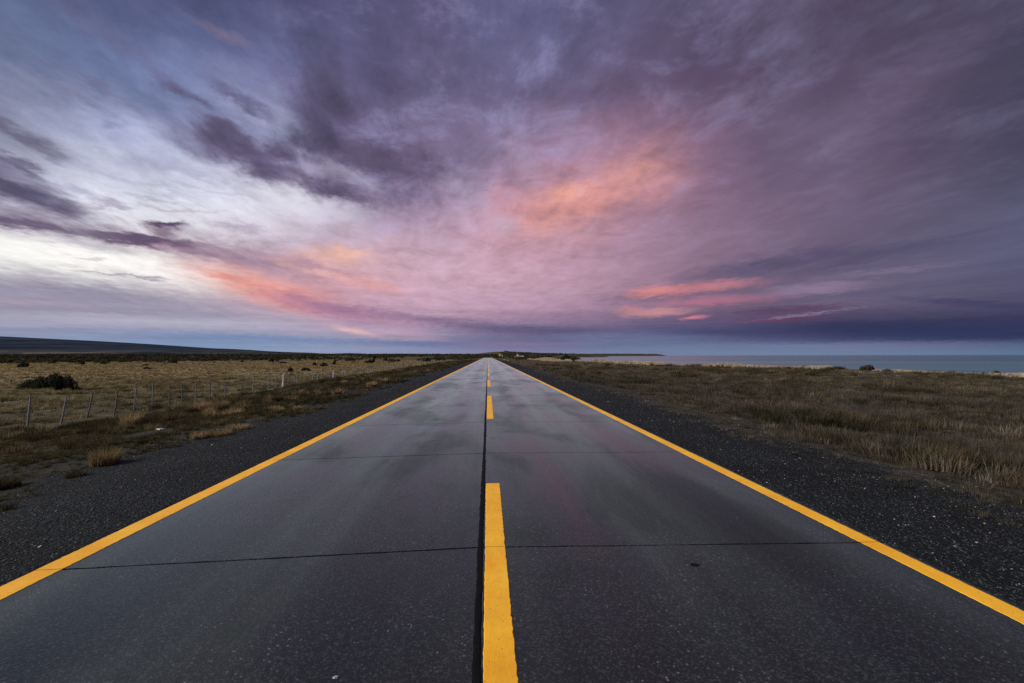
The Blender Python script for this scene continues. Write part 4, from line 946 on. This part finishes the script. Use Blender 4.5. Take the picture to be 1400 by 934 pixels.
for px, wd, hp, yy, mt, lb in ((1184,19,7,77,M_BUSHB,'large brown green shrub on the shore lip, the biggest against the sea'),
    (1361,14,7,60,M_BUSHB,'spiky shrub on the shore lip near the right edge of the picture'),
    (1116,9,3,88,M_BUSHB,'flat dark shrub on the shore lip left of the biggest shrub'),
    (1148,7,3,82,M_BUSHB,'very small shrub on the shore lip close left of the biggest shrub'),
    (1212,12,3,72,M_BUSH,'low dark shrub trailing right of the biggest shore shrub'),
    (1346,10,4,59,M_BUSH,'low dark shrub just left of the spiky one near the right picture edge'),
    (1388,16,4,55,M_BUSHB,'low dark shrub on the shore lip at the right picture edge'),
    (773,12,7,262,M_BUSH,'dark round shrub against the bright bay, left of two'),
    (787,13,6,245,M_BUSH,'dark flat shrub against the bright bay, right of two'),
    (882,5,2,150,M_BUSH,'small dark shrub on the shore lip where the bay begins to narrow, left of three'),
    (893,6,2,145,M_BUSH,'small dark shrub on the shore lip, middle of three in front of the bay'),
    (913,6,2,138,M_BUSH,'small dark shrub on the shore lip, right of three in front of the bay')):
    d = ray(px, 486); 
    # slide back along the line of sight to just inside the shore
    yv = yy
    for _ in range(40):
        xx = d[0]/d[1]*yv
        if xx > float(coast(np.array(yv)))-1.5: yv *= .985
        else: break
    b = bush(px, 0, wd, hp, lb, 970+int(px), mt, yy=yv, group=GS)

# ------------------------------------------------------------------ things at the far end of the road
def at_dist(px, Y): d = ray(px, 486); x = d[0]/d[1]*Y; return x, Y, hz(x, Y)
M_YEL = simple('sign_yellow', (.62,.42,.02), .5, .08, 3); M_BLK = simple('sign_black', (.02,.02,.02), .5, .1, 3); M_GALV = simple('grey_post', (.20,.19,.19), .6, .2, 6)
M_REDP = simple('red_paint', (.50,.06,.05), .6, .15, 4); M_WHP = simple('white_paint', (.72,.60,.58), .6, .12, 4); M_PINK = simple('faded_pink_wall', (.55,.30,.28), .8, .15, 3)
M_GREYW = simple('grey_boards', (.14,.13,.12), .8, .2, 2); M_GREYR = simple('grey_sheet_roof', (.34,.33,.33), .6, .1, 2)
x, y, z = at_dist(683.4, 165)
sg = empty('road_sign', (x, y, z)); tag(sg, 'yellow diamond warning sign on a grey post right of the far road end', 'road sign')
zc = CAM_Z + 1.3/F_*165 - z; s_ = .62
def diamond(s, y0, y1, name, m_, parent, zc):
    v = [(0,y0,zc-s),(s,y0,zc),(0,y0,zc+s),(-s,y0,zc),(0,y1,zc-s),(s,y1,zc),(0,y1,zc+s),(-s,y1,zc)]
    return mesh_obj(name, v, [(0,1,2,3),(7,6,5,4),(0,4,5,1),(1,5,6,2),(2,6,7,3),(3,7,4,0)], m_, parent)
diamond(.70, 0, .03, 'sign_border', M_BLK, sg, zc); diamond(.60, -.012, -.002, 'sign_face', M_YEL, sg, zc)
mb = MB(); mb.box(-.04,.04,.035,.11,-.3,zc+.4); mb.build('post', M_GALV, sg)
x, y, z = at_dist(686.6, 150)
mk = empty('marker_post', (x, y, z)); tag(mk, 'dark roadside marker post with a pale pink head right of the yellow sign', 'marker post')
hh = CAM_Z + 1.2/F_*150 - z; mb = MB(); mb.box(-.07,.07,-.05,.05,-.3,hh-.5); mb.build('post', M_WOODD, mk); mb = MB(); mb.box(-.13,.13,-.06,.06,hh-.5,hh); mb.build('marker_head', M_WHP, mk)
x, y, z = at_dist(707.8, 440)
ht = empty('roadside_hut', (x, y, z)); tag(ht, 'small red and white roadside hut far beyond the end of the road', 'hut')
zt = CAM_Z+2.6/F_*440-z
mb = MB(); mb.box(-.85,.85,-.9,.9,-.4,zt-.5); mb.build('wall', M_WHP, ht)
mb = MB(); mb.v = [(-1,-1.05,zt-.5),(1,-1.05,zt-.5),(1,1.05,zt-.5),(-1,1.05,zt-.5),(0,-1.05,zt+.9),(0,1.05,zt+.9)]; mb.f = [(0,1,4),(3,5,2),(0,4,5,3),(1,2,5,4),(0,3,2,1)]; mb.build('roof', M_REDP, ht)
mb = MB(); mb.box(-3.9,-.853,-.7,.7,-.4,zt*.42); mb.build('side_wall', M_PINK, ht)
mb = MB(); mb.box(-2.4,-1.0,-.72,-.703,.2,zt*.30); mb.build('red_panel', M_REDP, ht)
mb = MB(); mb.box(-.35,.35,-.93,-.903,-.1,1.5); mb.build('door', M_REDP, ht)
x, y, z = at_dist(701.2, 440); bl = MB(); bl.box(-.6,.6,-.5,.5,-.3,.95); bl.box(-.7,.7,-.6,.6,.95,1.1); tag(bl.build('white_box', M_WHP, None, loc=(x, y, z)), 'small whitish box standing left of the red and white hut', 'box')
x, y, z = at_dist(713, 400)
sh = empty('shed', (x, y, z)); tag(sh, 'low grey shed with a pale roof right of the red and white hut', 'shed')
mb = MB(); mb.box(-1.7,1.7,-1.2,1.2,-.4,1.3); mb.build('wall', M_GREYW, sh)
mb = MB(); mb.v = [(-1.9,-1.4,1.3),(1.9,-1.4,1.3),(1.9,1.4,1.3),(-1.9,1.4,1.3),(-1.9,0,2.0),(1.9,0,2.0)]; mb.f = [(0,1,5,4),(2,3,4,5),(0,4,3),(1,2,5),(0,3,2,1)]; mb.build('roof', M_GREYR, sh)
M_PALER = simple('straw_rock', (.42,.38,.28), .9, .2, 3, .3)
for px, Y, w, lb in ((690, 210, .55, 'pale yellowish boulder beside the road below the yellow sign'), (694.5, 185, .45, 'smaller pale boulder right of the one below the yellow sign')):
    x, y, z = at_dist(px, Y); me = stone_mesh('boulder', int(px), M_PALER); o = bpy.data.objects.new('boulder', me); COL.objects.link(o); o.location = (x, y, z+.12); o.scale = (w*2, w*1.6, w*1.5); tag(o, lb, 'boulder')
